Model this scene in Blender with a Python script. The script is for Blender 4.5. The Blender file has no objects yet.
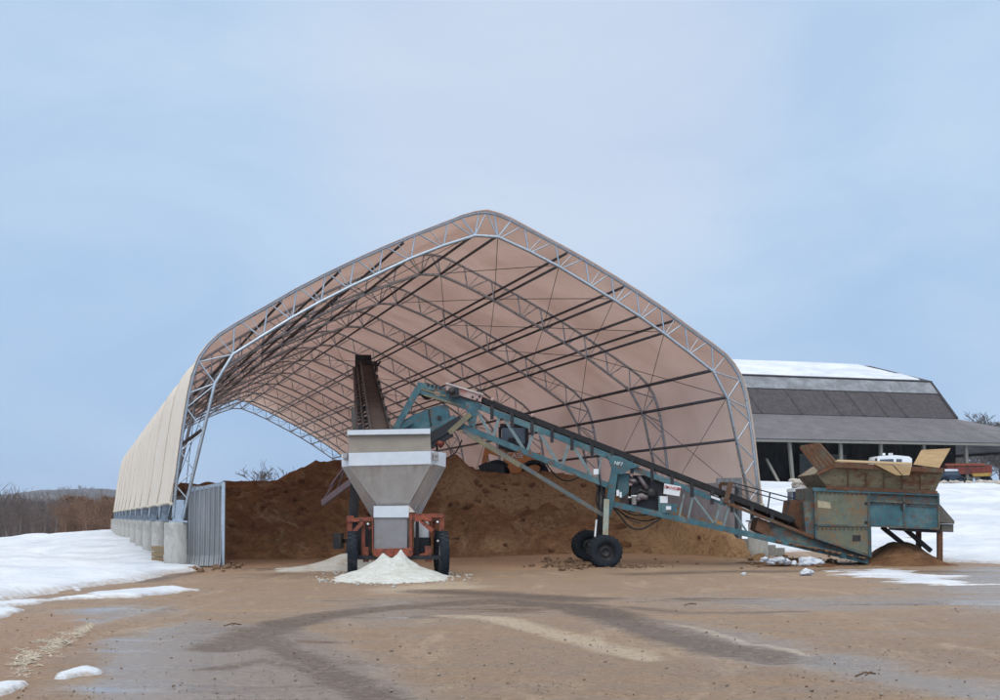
import bpy, math, random
import numpy as np
from mathutils import Vector, Matrix, noise

R = math.radians
SC = bpy.context.scene
COL = SC.collection
F, EYE, HZ = 1340.0, 1.45, 517.0
TH = R(17.4)
CT, ST = math.cos(TH), math.sin(TH)


def at(px, py, Y):
    """point of the site at depth Y seen at photo pixel (px, py) from the camera spot"""
    return Vector(((px - 500) / F * Y, Y, EYE + (HZ - py) / F * Y))


def gnd(px, py):
    Y = EYE * F / (py - HZ)
    return ((px - 500) / F * Y, Y)


def smooth(a, b, x):
    t = np.clip((x - a) / (b - a), 0, 1)
    return t * t * (3 - 2 * t)


# ------------------------------------------------------------------ numpy noise
def _hash(ix, iy, seed):
    n = (ix * 374761393 + iy * 668265263 + seed * 1442695041) & 0x7FFFFFFF
    n = ((n ^ (n >> 13)) * 1274126177) & 0x7FFFFFFF
    return ((n ^ (n >> 16)) & 0xFFFF) / 65535.0


def vnoise(x, y, seed=0):
    x = np.asarray(x, float); y = np.asarray(y, float)
    ix = np.floor(x).astype(np.int64); iy = np.floor(y).astype(np.int64)
    fx = x - ix; fy = y - iy
    fx = fx * fx * (3 - 2 * fx); fy = fy * fy * (3 - 2 * fy)
    a = _hash(ix, iy, seed); b = _hash(ix + 1, iy, seed)
    c = _hash(ix, iy + 1, seed); d = _hash(ix + 1, iy + 1, seed)
    return (a + (b - a) * fx) * (1 - fy) + (c + (d - c) * fx) * fy


def fbm(x, y, seed=0, octs=5, gain=0.5):
    s = 0; a = 1; t = 0
    for k in range(octs):
        s = s + a * (vnoise(x * 2 ** k + 17.3 * k, y * 2 ** k - 9.1 * k, seed + k) - 0.5)
        t += a; a *= gain
    return s / t * 2


# ------------------------------------------------------------------ mesh builder
class MB:
    def __init__(self):
        self.v = []; self.f = []; self.s = []

    def add(self, vs, fs, smooth=False):
        b = len(self.v)
        self.v += [tuple(p) for p in vs]
        self.f += [tuple(i + b for i in q) for q in fs]
        self.s += [smooth] * len(fs)
        return self

    def bar(self, p, q, w, h=None, up=(0, 0, 1), ext=0.0):
        p = Vector(p); q = Vector(q); h = h or w
        d = (q - p).normalized(); p = p - d * ext; q = q + d * ext
        u = Vector(up)
        if abs(d.dot(u)) > 0.98: u = Vector((0, 1, 0))
        a = d.cross(u).normalized() * w / 2; b = a.cross(d).normalized() * h / 2
        vs = [p - a - b, p + a - b, p + a + b, p - a + b, q - a - b, q + a - b, q + a + b, q - a + b]
        return self.add(vs, [(0, 1, 2, 3), (7, 6, 5, 4), (0, 4, 5, 1), (1, 5, 6, 2), (2, 6, 7, 3), (3, 7, 4, 0)])

    def box(self, lo, hi):
        x0, y0, z0 = lo; x1, y1, z1 = hi
        vs = [(x0, y0, z0), (x1, y0, z0), (x1, y1, z0), (x0, y1, z0), (x0, y0, z1), (x1, y0, z1), (x1, y1, z1), (x0, y1, z1)]
        return self.add(vs, [(0, 3, 2, 1), (4, 5, 6, 7), (0, 1, 5, 4), (1, 2, 6, 5), (2, 3, 7, 6), (3, 0, 4, 7)])

    def tube(self, pts, r, n=8, cap=True):
        pts = [Vector(p) for p in pts]
        rs = r if isinstance(r, (list, tuple)) else [r] * len(pts)
        vs = []
        d0 = (pts[1] - pts[0]).normalized()
        a = d0.cross(Vector((0, 0, 1)))
        if a.length < 0.05: a = d0.cross(Vector((0, 1, 0)))
        a.normalize()
        for i, p in enumerate(pts):
            if i == 0: d = pts[1] - p
            elif i == len(pts) - 1: d = p - pts[i - 1]
            else: d = (pts[i + 1] - p).normalized() + (p - pts[i - 1]).normalized()
            d.normalize()
            a = (a - d * a.dot(d)).normalized(); b = d.cross(a)
            for k in range(n):
                t = 2 * math.pi * k / n
                vs.append(p + (a * math.cos(t) + b * math.sin(t)) * rs[i])
        fs = []
        for i in range(len(pts) - 1):
            for k in range(n):
                k2 = (k + 1) % n
                fs.append((i * n + k, i * n + k2, (i + 1) * n + k2, (i + 1) * n + k))
        self.add(vs, fs, n > 4)
        if cap:
            m = len(pts) - 1
            b0 = len(self.v) - len(vs)
            self.f += [tuple(b0 + k for k in range(n))[::-1], tuple(b0 + m * n + k for k in range(n))]
            self.s += [False, False]
        return self

    def prism(self, pts, vec):
        pts = [Vector(p) for p in pts]; vec = Vector(vec); n = len(pts)
        vs = pts + [p + vec for p in pts]
        fs = [tuple(range(n)), tuple(range(2 * n - 1, n - 1, -1))]
        fs += [(i, i + n, (i + 1) % n + n, (i + 1) % n) for i in range(n)]
        return self.add(vs, fs)

    def plate(self, pts, t):
        pts = [Vector(p) for p in pts]
        n = (pts[1] - pts[0]).cross(pts[2] - pts[0]).normalized() * t
        return self.prism(pts, n)

    def pix(self, pl, Y, depth):
        """outline at depth Y, extruded to real thickness away from the road"""
        return self.prism([at(x, y, Y) for x, y in pl], (0, depth, 0))

    def lathe(self, prof, c, axis, n=32, smooth=True):
        ax = Vector(axis).normalized()
        a = ax.cross(Vector((0, 0, 1)))
        if a.length < 0.05: a = ax.cross(Vector((0, 1, 0)))
        a.normalize(); b = ax.cross(a); c = Vector(c); m = len(prof)
        vs = []
        for k in range(n):
            t = 2 * math.pi * k / n
            for r, h in prof:
                vs.append(c + ax * h + (a * math.cos(t) + b * math.sin(t)) * r)
        fs = []
        for k in range(n):
            k2 = (k + 1) % n
            for j in range(m - 1):
                fs.append((k * m + j, k * m + j + 1, k2 * m + j + 1, k2 * m + j))
        return self.add(vs, fs, smooth)

    def rock(self, c, r, seed, sq=0.7, jag=1.0):
        rng = random.Random(seed); c = Vector(c); vs = []; n, m = (8, 5) if jag == 1 else (16, 10)
        off = Vector((rng.uniform(0, 50), rng.uniform(0, 50), rng.uniform(0, 50)))
        sx, sy = rng.uniform(.8, 1.3), rng.uniform(.8, 1.3)
        for j in range(m + 1):
            ph = math.pi * j / m
            for k in range(n):
                t = 2 * math.pi * k / n
                d = Vector((math.sin(ph) * math.cos(t), math.sin(ph) * math.sin(t), math.cos(ph)))
                q = r * (1 + .6 * noise.noise(d * 1.4 + off) + .3 * jag * jag * noise.noise(d * 3.1 + off))
                vs.append(c + Vector((d.x * q * sx, d.y * q * sy, d.z * q * sq)))
        fs = [(j * n + k, (j + 1) * n + k, (j + 1) * n + (k + 1) % n, j * n + (k + 1) % n) for j in range(m) for k in range(n)]
        return self.add(vs, fs, True)

    def mesh(self, name, off=(0, 0, 0)):
        me = bpy.data.meshes.new(name)
        o = Vector(off)
        me.from_pydata([tuple(Vector(p) - o) for p in self.v], [], self.f)
        me.polygons.foreach_set('use_smooth', self.s)
        me.update()
        return me


def tag(o, label=None, cat=None, group=None, kind=None):
    if label: o['label'] = label
    if cat: o['category'] = cat
    if group: o['group'] = group
    if kind: o['kind'] = kind
    return o


ROOT = {}


def thing(name, loc, label, cat, group=None):
    o = bpy.data.objects.new(name, None); COL.objects.link(o)
    o.empty_display_size = .2
    o.location = loc; ROOT[o.name] = Vector(loc)
    return tag(o, label, cat, group)


def origin(o):
    while o.parent: o = o.parent
    return ROOT[o.name]


def part(name, mb, m, parent, label=None):
    """a mesh written in site coordinates, hung under its thing"""
    o = bpy.data.objects.new(name, mb.mesh(name, origin(parent))); COL.objects.link(o)
    o.parent = parent
    o.data.materials.append(m)
    if label: o['label'] = label
    return o


def parts(name, n, fn, m, parent):
    """the same part on several sides, each a mesh of its own"""
    r = []
    for k_ in n:
        mb = MB(); fn(mb, k_); r.append(part(name, mb, m, parent))
    return r


def solo(name, mb, m, loc, label=None, cat=None, group=None, kind=None):
    o = bpy.data.objects.new(name, mb.mesh(name, loc)); COL.objects.link(o)
    o.location = loc; ROOT[o.name] = Vector(loc)
    o.data.materials.append(m)
    return tag(o, label, cat, group, kind)


def grid_obj(name, X, Y, Z, m, attrs=None, keep=None, loc=(0, 0, 0)):
    ny, nx = X.shape
    co = np.stack([X - loc[0], Y - loc[1], Z - loc[2]], -1).reshape(-1, 3)
    i = np.arange((ny - 1) * (nx - 1)); r = i // (nx - 1); c = i % (nx - 1)
    q = np.stack([r * nx + c, r * nx + c + 1, (r + 1) * nx + c + 1, (r + 1) * nx + c], -1)
    if keep is not None:
        k = keep.reshape(-1); q = q[k[q].any(1)]
        used = np.zeros(len(co), bool); used[q.reshape(-1)] = True
        idx = np.cumsum(used) - 1; co = co[used]; q = idx[q]
        if attrs: attrs = {a: v.reshape(-1)[used] for a, v in attrs.items()}
    me = bpy.data.meshes.new(name)
    me.vertices.add(len(co)); me.vertices.foreach_set('co', co.astype(np.float32).reshape(-1))
    me.loops.add(q.size); me.loops.foreach_set('vertex_index', q.astype(np.int32).reshape(-1))
    me.polygons.add(len(q)); me.polygons.foreach_set('loop_start', np.arange(0, q.size, 4, dtype=np.int32))
    me.polygons.foreach_set('use_smooth', np.ones(len(q), bool))
    me.update(calc_edges=True)
    for a, v in (attrs or {}).items():
        at_ = me.attributes.new(a, 'FLOAT', 'POINT'); at_.data.foreach_set('value', v.astype(np.float32).reshape(-1))
    o = bpy.data.objects.new(name, me); COL.objects.link(o); me.materials.append(m)
    o.location = loc; ROOT[o.name] = Vector(loc)
    return o


def text_mb(body, size, origin_, xdir, zdir, depth=.012):
    cu = bpy.data.curves.new('lettering', 'FONT'); cu.body = body; cu.size = size; cu.extrude = depth
    cu.align_x = 'CENTER'; cu.align_y = 'CENTER'
    ob = bpy.data.objects.new('lettering', cu); COL.objects.link(ob)
    bpy.context.view_layer.update()
    me = bpy.data.meshes.new_from_object(ob.evaluated_get(bpy.context.evaluated_depsgraph_get()))
    bpy.data.objects.remove(ob); bpy.data.curves.remove(cu)
    xd = Vector(xdir).normalized(); zd = Vector(zdir).normalized(); nd = xd.cross(zd)
    mb = MB()
    mb.add([Vector(origin_) + xd * v.co.x + zd * v.co.y + nd * v.co.z for v in me.vertices], [tuple(p.vertices) for p in me.polygons])
    bpy.data.meshes.remove(me)
    return mb


# ------------------------------------------------------------------ materials
def newmat(name):
    m = bpy.data.materials.new(name); m.use_nodes = True
    nt = m.node_tree; nt.nodes.clear()
    return m, nt, nt.nodes, nt.links


def N(nt, t, **kw):
    n = nt.nodes.new(t)
    for k, v in kw.items():
        if k.startswith('i_'):
            key = k[2:]
            n.inputs[int(key) if key.isdigit() else key.replace('_', ' ')].default_value = v
        else: setattr(n, k, v)
    return n


def c4(c): return (c[0], c[1], c[2], 1)


def ramp(nt, fac, stops):
    n = nt.nodes.new('ShaderNodeValToRGB'); e = n.color_ramp.elements
    while len(e) > 1: e.remove(e[-1])
    e[0].position = stops[0][0]; e[0].color = c4(stops[0][1]) if not isinstance(stops[0][1], float) else (stops[0][1],) * 3 + (1,)
    for p, c in stops[1:]:
        x = e.new(p); x.color = c4(c) if not isinstance(c, float) else (c,) * 3 + (1,)
    nt.links.new(fac, n.inputs[0])
    return n.outputs[0]


def noise_out(nt, scale, detail=5, rough=.6, coord='Object', stretch=None, dist=0):
    tc = nt.nodes.new('ShaderNodeTexCoord'); out = tc.outputs[coord]
    if stretch:
        mp = N(nt, 'ShaderNodeMapping'); mp.inputs['Scale'].default_value = stretch
        nt.links.new(out, mp.inputs[0]); out = mp.outputs[0]
    n = N(nt, 'ShaderNodeTexNoise', i_Scale=scale, i_Detail=detail, i_Roughness=rough, i_Distortion=dist)
    nt.links.new(out, n.inputs['Vector'])
    return n.outputs['Fac']


def mixc(nt, fac, a, b, mode='MIX'):
    n = N(nt, 'ShaderNodeMix', data_type='RGBA', blend_type=mode)
    for s, v in ((0, fac), (6, a), (7, b)):
        if isinstance(v, bpy.types.NodeSocket): nt.links.new(v, n.inputs[s])
        elif s == 0: n.inputs[0].default_value = v
        else: n.inputs[s].default_value = c4(v)
    return n.outputs[2]


def simple(name, c, rough=.6, metal=0.0, var=.35, scale=2.0, bump=.0, bscale=20, c2=None, lo=.42, hi=.62, c3=None, s3=.6, lo3=.5, hi3=.66, stretch=None, spec=.4):
    m, nt, nodes, links = newmat(name)
    b = N(nt, 'ShaderNodeBsdfPrincipled', i_Roughness=rough, i_Metallic=metal)
    b.inputs['Specular IOR Level'].default_value = spec
    d = tuple(x * (1 - var) for x in c)
    fine = noise_out(nt, scale * 3, 6, .65, stretch=stretch)
    col = mixc(nt, ramp(nt, fine, [(.3, 0.0), (.7, 1.0)]), d, c)
    if c2:
        n2 = noise_out(nt, scale, 8, .7, stretch=stretch, dist=.4)
        col = mixc(nt, ramp(nt, n2, [(lo, 0.0), (hi, 1.0)]), col, c2)
    if c3:
        n3 = noise_out(nt, scale * s3 + 3.1, 8, .75, stretch=stretch, dist=.8)
        col = mixc(nt, ramp(nt, n3, [(lo3, 0.0), (hi3, 1.0)]), col, c3)
    links.new(col, b.inputs['Base Color'])
    rr = ramp(nt, noise_out(nt, scale * 2, 4), [(.3, max(0.0, rough - .15)), (.7, min(1.0, rough + .15))])
    links.new(rr, b.inputs['Roughness'])
    if bump:
        bp = N(nt, 'ShaderNodeBump', i_Strength=bump, i_Distance=.05)
        links.new(noise_out(nt, bscale, 6, .7), bp.inputs['Height']); links.new(bp.outputs[0], b.inputs['Normal'])
    o = N(nt, 'ShaderNodeOutputMaterial'); links.new(b.outputs[0], o.inputs[0])
    return m


RUST = (.15, .065, .032)
M = {}
M['galv'] = simple('galvanised_steel', (.50, .58, .66), .34, .6, .2, 1.5, c2=(.38, .45, .51), lo=.5, hi=.7)
M['purlin'] = simple('dark_purlin_steel', (.11, .11, .12), .5, .3, .3, 1.5)
M['seam'] = simple('cover_seam_fabric', (.68, .59, .49), .85, 0, .2, 2)
M['dark_wall'] = simple('dark_wall_steel', (.13, .135, .14), .7, .1, .3, .9)  # left side wall, darker overall than the right one
M['chute_steel'] = simple('worn_chute_plate', (.30, .29, .30), .5, .4, .2, 2, c2=(.24, .22, .21), lo=.45, hi=.7)
M['side_grey'] = simple('grey_lined_wall', (.36, .35, .38), .75, 0, .2, .6, c2=(.28, .27, .29), lo=.5, hi=.7)
M['concrete'] = simple('cast_concrete', (.45, .45, .43), .85, 0, .3, 1.6, .5, 14, c2=(.26, .255, .235), lo=.50, hi=.70, c3=(.33, .27, .20), s3=.8, lo3=.56, hi3=.7, stretch=(1.5, 1.5, .6))
M['dirty_steel'] = simple('dull_wall_steel', (.36, .39, .42), .55, .3, .3, .9, c2=(.24, .24, .23), lo=.5, hi=.75, stretch=(1, 1, .25))
M['teal'] = simple('weathered_teal_paint', (.052, .150, .185), .5, 0, .4, 1.3, .15, 20, c2=(.11, .20, .21), lo=.48, hi=.66, c3=RUST, s3=1.8, lo3=.545, hi3=.62)
M['teal_rusty'] = simple('rusty_teal_paint', (.055, .125, .145), .6, 0, .4, 1.1, .2, 20, c2=(.15, .17, .125), lo=.46, hi=.6, c3=RUST, s3=1.6, lo3=.48, hi3=.57)
M['green_rusty'] = simple('rusty_sage_panel_paint', (.18, .19, .13), .65, 0, .4, 1.3, .2, 20, c2=(.20, .12, .06), lo=.45, hi=.60, c3=(.10, .15, .14), s3=1.5, lo3=.50, hi3=.60)
M['rust'] = simple('rusted_steel', (.17, .075, .038), .8, 0, .5, 2.5, .3, 30, c2=(.10, .10, .075), lo=.5, hi=.62)
M['trough'] = simple('rust_streaked_trough', (.25, .22, .14), .75, 0, .35, 1.2, .2, 20, c2=RUST, lo=.50, hi=.62, c3=(.10, .045, .03), s3=2, lo3=.54, hi3=.64, stretch=(1, 1, 2.2))
M['ply'] = simple('weathered_plywood', (.42, .29, .15), .8, 0, .25, 1.5, .15, 20, c2=(.30, .20, .11), lo=.5, hi=.7, stretch=(.4, 1, 3))
M['rubber'] = simple('tyre_rubber', (.016, .021, .030), .85, 0, .3, 4, .2, 40, c2=(.06, .052, .045), lo=.56, hi=.74, spec=.25)
M['belt'] = simple('black_belt', (.018, .017, .018), .7, 0, .3, 2)
M['belt_dirty'] = simple('soil_stained_belt', (.058, .037, .028), .85, 0, .45, 1.2, .2, 20)
M['black'] = simple('black_machine_paint', (.02, .02, .024), .5, 0, .35, 3, c2=(.05, .04, .035), lo=.5, hi=.7)
M['orange'] = simple('faded_orange_paint', (.36, .085, .04), .55, 0, .4, 2.5, c2=(.20, .055, .03), lo=.46, hi=.62, c3=(.06, .03, .025), s3=2.5, lo3=.50, hi3=.60)
M['dark_red'] = simple('dull_red_paint', (.22, .045, .03), .6, 0, .4, 1.5, c2=(.08, .03, .025), lo=.48, hi=.62)
M['stainless'] = simple('brushed_stainless', (.44, .42, .41), .42, .45, .2, 1.2, .08, 12, c2=(.34, .31, .29), lo=.45, hi=.65, c3=(.24, .17, .12), s3=1.2, lo3=.58, hi3=.72, stretch=(1.6, 1.6, .45))
M['flange'] = simple('pale_galvanised_flange', (.68, .72, .76), .4, .3, .12, 2)
M['taupe'] = simple('salt_stained_board', (.28, .25, .21), .75, 0, .2, 1.2, c2=(.25, .21, .18), lo=.5, hi=.7)
M['salt'] = simple('road_salt', (.70, .72, .68), .9, 0, .3, 2.5, .8, 30, c2=(.46, .45, .38), lo=.5, hi=.7)
M['salt_dirty'] = simple('dirty_salt', (.52, .50, .45), .9, 0, .3, 1.5, .5, 30, c2=(.33, .25, .18), lo=.5, hi=.68)
M['white'] = simple('white_paint', (.78, .80, .82), .45, 0, .1, 2)
M['red_ink'] = simple('red_lettering', (.55, .05, .04), .5, 0, .1, 2)
M['yellow_steel'] = simple('worn_yellow_steel', (.25, .22, .13), .6, 0, .4, 1.6, c2=(.15, .14, .12), lo=.45, hi=.6)
M['pinkish'] = simple('faded_pink_guard', (.50, .36, .34), .6, 0, .25, 3, c2=(.42, .16, .13), lo=.5, hi=.62)
M['loader'] = simple('loader_orange_paint', (.66, .24, .055), .5, 0, .3, 1.5, c2=(.30, .14, .05), lo=.5, hi=.7)
M['glass'] = simple('dark_window_glass', (.05, .07, .09), .12, 0, .2, 2, spec=.8)
M['wood_post'] = simple('grey_post_wood', (.24, .23, .205), .8, 0, .3, 1.5, .2, 20, stretch=(3, 3, .5))
M['barn_board'] = simple('dark_barn_boards', (.042, .040, .040), .9, 0, .45, .8, .2, 8, c2=(.06, .06, .062), lo=.5, hi=.7, stretch=(2, 2, .4))
M['shingle'] = simple('old_roof_shingles', (.080, .074, .082), .85, 0, .5, 1.6, .8, 9, c2=(.050, .046, .050), lo=.45, hi=.6, c3=(.10, .08, .075), s3=.3, lo3=.54, hi3=.66)
M['tar'] = simple('roof_tar_strip', (.045, .042, .048), .85, 0, .3, 1)
M['seam_dark'] = simple('dark_roof_seam', (.07, .064, .07), .9, 0, .4, 1)
M['frost_roof'] = simple('frosted_tin_strip', (.17, .185, .205), .6, 0, .35, 1.2, c2=(.25, .27, .30), lo=.45, hi=.65)
M['tin_roof'] = simple('dull_tin_roof', (.135, .128, .142), .6, .05, .2, .5, c2=(.10, .096, .105), lo=.45, hi=.7, stretch=(1, .3, 1))
M['log_wood'] = simple('sawn_timber', (.34, .25, .15), .8, 0, .35, 4, .2, 20)
M['bark'] = simple('bare_tree_bark', (.115, .10, .095), .9, 0, .35, 1)
M['twig'] = simple('dull_brown_twigs', (.17, .13, .115), .9, 0, .35, 1)
M['leaf'] = simple('dead_oak_leaves', (.24, .14, .09), .9, 0, .45, .4)
M['straw'] = simple('pale_straw', (.62, .54, .43), .9, 0, .35, 3)
M['clod'] = simple('wet_soil_clods', (.19, .115, .068), .9, 0, .45, 4, .3, 20)
M['blue_paint'] = simple('dark_blue_paint', (.03, .05, .09), .35, 0, .2, 1)
M['woodland'] = simple('far_woodland', (.060, .058, .064), .95, 0, .5, .02, c2=(.10, .095, .10), lo=.5, hi=.65)
M['pale_debris'] = simple('pale_broken_bales', (.50, .46, .41), .9, 0, .35, 2, .4, 12)


def N_half(nt, v):
    m_ = N(nt, 'ShaderNodeMath', operation='MULTIPLY'); nt.links.new(v, m_.inputs[0]); m_.inputs[1].default_value = .5
    return m_.outputs[0]


def make_snow():
    m, nt, nodes, links = newmat('old_snow')
    b = N(nt, 'ShaderNodeBsdfPrincipled', i_Roughness=.75)
    b.inputs['Specular IOR Level'].default_value = .25
    n = noise_out(nt, .35, 8, .65, dist=.5)
    col = mixc(nt, ramp(nt, n, [(.38, 0.0), (.62, 1.0)]), (.66, .70, .75), (.50, .55, .62))
    col = mixc(nt, ramp(nt, noise_out(nt, 1.7, 9, .75, dist=.6), [(.56, 0.0), (.74, .7)]), col, (.40, .41, .42))
    ed = N(nt, 'ShaderNodeAttribute', attribute_name='edge').outputs['Fac']
    ea = N(nt, 'ShaderNodeMath', operation='MULTIPLY_ADD'); nt.links.new(noise_out(nt, 5, 8, .75), ea.inputs[0]); ea.inputs[1].default_value = 1.6; nt.links.new(ed, ea.inputs[2])
    col = mixc(nt, ramp(nt, N_half(nt, ea.outputs[0]), [(.72, 0.0), (.95, .75)]), col, (.30, .22, .15))
    links.new(col, b.inputs['Base Color'])
    bp = N(nt, 'ShaderNodeBump', i_Strength=.8, i_Distance=.25)
    links.new(noise_out(nt, 1.1, 9, .65), bp.inputs['Height']); links.new(bp.outputs[0], b.inputs['Normal'])
    o = N(nt, 'ShaderNodeOutputMaterial'); links.new(b.outputs[0], o.inputs[0])
    return m


M['snow'] = make_snow()


def make_fabric():
    m, nt, nodes, links = newmat('tan_building_fabric')
    n = noise_out(nt, .25, 6, .6)
    cd = mixc(nt, ramp(nt, n, [(.3, 0.0), (.7, 1.0)]), (.88, .82, .73), (.80, .72, .61))
    ct = mixc(nt, ramp(nt, noise_out(nt, .35, 6, .65, dist=.5), [(.38, 0.0), (.62, 1.0)]), (.72, .495, .43), (.54, .35, .295))
    d = N(nt, 'ShaderNodeBsdfDiffuse'); t = N(nt, 'ShaderNodeBsdfTranslucent')
    links.new(cd, d.inputs[0]); links.new(ct, t.inputs[0])
    bp = N(nt, 'ShaderNodeBump', i_Strength=.55, i_Distance=.18)
    links.new(noise_out(nt, .7, 6, .6, stretch=(1, 1, .35), dist=.8), bp.inputs['Height']); links.new(bp.outputs[0], d.inputs['Normal']); links.new(bp.outputs[0], t.inputs['Normal'])
    mx = N(nt, 'ShaderNodeMixShader'); mx.inputs[0].default_value = .325
    links.new(d.outputs[0], mx.inputs[1]); links.new(t.outputs[0], mx.inputs[2])
    o = N(nt, 'ShaderNodeOutputMaterial'); links.new(mx.outputs[0], o.inputs[0])
    return m


M['fabric'] = make_fabric()
M['hem'] = simple('cream_hem', (.62, .56, .44), .8, 0, .25, 2)


def make_ground():
    m, nt, nodes, links = newmat('wet_yard_soil')
    def attr(n): return N(nt, 'ShaderNodeAttribute', attribute_name=n).outputs['Fac']
    b = N(nt, 'ShaderNodeBsdfPrincipled')
    big = noise_out(nt, .22, 8, .6, dist=.6); mid = noise_out(nt, 1.1, 8, .65); fine = noise_out(nt, 9, 8, .75)
    col = mixc(nt, ramp(nt, big, [(.36, 0.0), (.66, 1.0)]), (.395, .25, .128), (.28, .172, .086))
    col = mixc(nt, ramp(nt, mid, [(.42, 0.0), (.68, .8)]), col, (.27, .175, .11))
    col = mixc(nt, ramp(nt, fine, [(.35, .55), (.62, 0.0)]), col, (.18, .11, .07))
    trk = noise_out(nt, 1.0, 7, .65, stretch=(.22, 1.6, 1), dist=1.2)
    col = mixc(nt, ramp(nt, trk, [(.40, .0), (.56, .75)]), col, (.235, .165, .115))
    trk2 = noise_out(nt, .8, 7, .65, stretch=(1.1, .25, 1), dist=1.6)
    col = mixc(nt, ramp(nt, trk2, [(.54, .0), (.66, .6)]), col, (.42, .31, .205))
    def breakup(a, sc, k, lo, hi, st=None):
        n1 = noise_out(nt, sc, 8, .7, dist=.8, stretch=st); n2 = noise_out(nt, sc * 6, 6, .75)
        ad = N(nt, 'ShaderNodeMath', operation='MULTIPLY_ADD'); links.new(n1, ad.inputs[0]); ad.inputs[1].default_value = k; links.new(a, ad.inputs[2])
        a2 = N(nt, 'ShaderNodeMath', operation='MULTIPLY_ADD'); links.new(n2, a2.inputs[0]); a2.inputs[1].default_value = k * .6; links.new(ad.outputs[0], a2.inputs[2])
        return ramp(nt, a2.outputs[0], [(0.0, 0.0), (min(.99, (lo + k * .8) / 2), 0.0), (min(1.0, (hi + k * .8) / 2), 1.0)]) if False else rng_(a2.outputs[0], lo + k * .8, hi + k * .8)
    def rng_(v, lo, hi):
        m_ = N(nt, 'ShaderNodeMapRange', interpolation_type='SMOOTHSTEP'); links.new(v, m_.inputs['Value'])
        m_.inputs['From Min'].default_value = lo; m_.inputs['From Max'].default_value = hi
        return m_.outputs[0]
    def scale(v, f_):
        m_ = N(nt, 'ShaderNodeMath', operation='MULTIPLY'); links.new(v, m_.inputs[0]); m_.inputs[1].default_value = f_; return m_.outputs[0]
    streak = (.35, 1.3, 1)
    grey = breakup(attr('wet'), .9, 1.5, .10, .85, streak)
    dark = breakup(attr('mud'), 1.8, 1.3, .12, .72, streak)
    pale = breakup(attr('pale'), 1.8, 1.3, .2, .9, streak)
    snow = breakup(attr('snow'), .5, .3, .45, .55)
    dirt = breakup(attr('soil'), 1.2, .8, .2, .9)
    col = mixc(nt, scale(dirt, .8), col, (.30, .175, .098))
    col = mixc(nt, scale(grey, .85), col, (.165, .135, .112))
    col = mixc(nt, scale(pale, .7), col, (.52, .43, .315))
    col = mixc(nt, scale(dark, 1.0), col, (.062, .036, .019))
    col = mixc(nt, ramp(nt, noise_out(nt, 16, 8, .85), [(.36, .85), (.52, 0.0)]), col, (.13, .08, .05))
    col = mixc(nt, ramp(nt, noise_out(nt, 13, 8, .85, dist=.5), [(.52, 0.0), (.68, .6)]), col, (.55, .43, .31))
    col = mixc(nt, snow, col, (.60, .63, .67))
    links.new(col, b.inputs['Base Color'])
    pm = ramp(nt, noise_out(nt, .9, 8, .65, stretch=streak, dist=.8), [(.52, 0.0), (.64, 1.0)])
    pud = mixc(nt, pm, (.30, .30, .30), (.10, .10, .10))
    ro = mixc(nt, ramp(nt, mid, [(.35, 0.0), (.6, 1.0)]), (.72, .72, .72), (.52, .52, .52))
    ro = mixc(nt, grey, ro, pud)
    ro = mixc(nt, dark, ro, (.50, .50, .50))
    ro = mixc(nt, snow, ro, (.8, .8, .8))
    links.new(ro, b.inputs['Roughness'])
    bp = N(nt, 'ShaderNodeBump', i_Distance=.09)
    h = mixc(nt, .5, mid, fine)
    h2 = mixc(nt, .35, h, noise_out(nt, 28, 6, .7))
    links.new(h2, bp.inputs['Height'])
    st = mixc(nt, grey, (1, 1, 1), mixc(nt, pm, (.34, .34, .34), (.06, .06, .06))); links.new(st, bp.inputs['Strength'])
    links.new(bp.outputs[0], b.inputs['Normal'])
    o = N(nt, 'ShaderNodeOutputMaterial'); links.new(b.outputs[0], o.inputs[0])
    return m


M['ground'] = make_ground()


def make_pile():
    m, nt, nodes, links = newmat('damp_sand_and_salt_mix')
    b = N(nt, 'ShaderNodeBsdfPrincipled', i_Roughness=.92)
    b.inputs['Specular IOR Level'].default_value = .2
    col = mixc(nt, ramp(nt, noise_out(nt, .45, 8, .65, dist=.7), [(.36, 0.0), (.62, 1.0)]), (.58, .315, .15), (.33, .16, .075))
    col = mixc(nt, ramp(nt, noise_out(nt, 2.2, 8, .7), [(.4, 0.0), (.7, .9)]), col, (.19, .088, .043))
    col = mixc(nt, ramp(nt, noise_out(nt, 1.0, 6, .7, dist=1.0), [(.54, 0.0), (.7, .8)]), col, (.68, .47, .28))
    dr = N(nt, 'ShaderNodeAttribute', attribute_name='lit_sand').outputs['Fac']
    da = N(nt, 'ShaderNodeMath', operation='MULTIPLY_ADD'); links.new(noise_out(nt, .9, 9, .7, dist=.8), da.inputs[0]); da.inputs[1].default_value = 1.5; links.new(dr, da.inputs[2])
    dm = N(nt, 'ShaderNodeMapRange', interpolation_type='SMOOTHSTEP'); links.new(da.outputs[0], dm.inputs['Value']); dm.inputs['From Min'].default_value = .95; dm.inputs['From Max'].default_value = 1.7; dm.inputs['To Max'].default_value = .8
    col = mixc(nt, dm.outputs[0], col, (.66, .43, .235))  # mixes in the painted sunlit tone and pale bench sand
    col = mixc(nt, ramp(nt, noise_out(nt, 6, 8, .8), [(.36, .7), (.5, 0.0)]), col, (.15, .075, .04))
    links.new(col, b.inputs['Base Color'])
    bp = N(nt, 'ShaderNodeBump', i_Strength=1.0, i_Distance=.45)
    links.new(noise_out(nt, 2.6, 10, .78), bp.inputs['Height']); links.new(bp.outputs[0], b.inputs['Normal'])
    o = N(nt, 'ShaderNodeOutputMaterial'); links.new(b.outputs[0], o.inputs[0])
    return m


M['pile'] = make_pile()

# ------------------------------------------------------------------ site frame of the fabric building
X0, Y0 = -.42, 41.6
SP = 6.93
NB = 10


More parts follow.
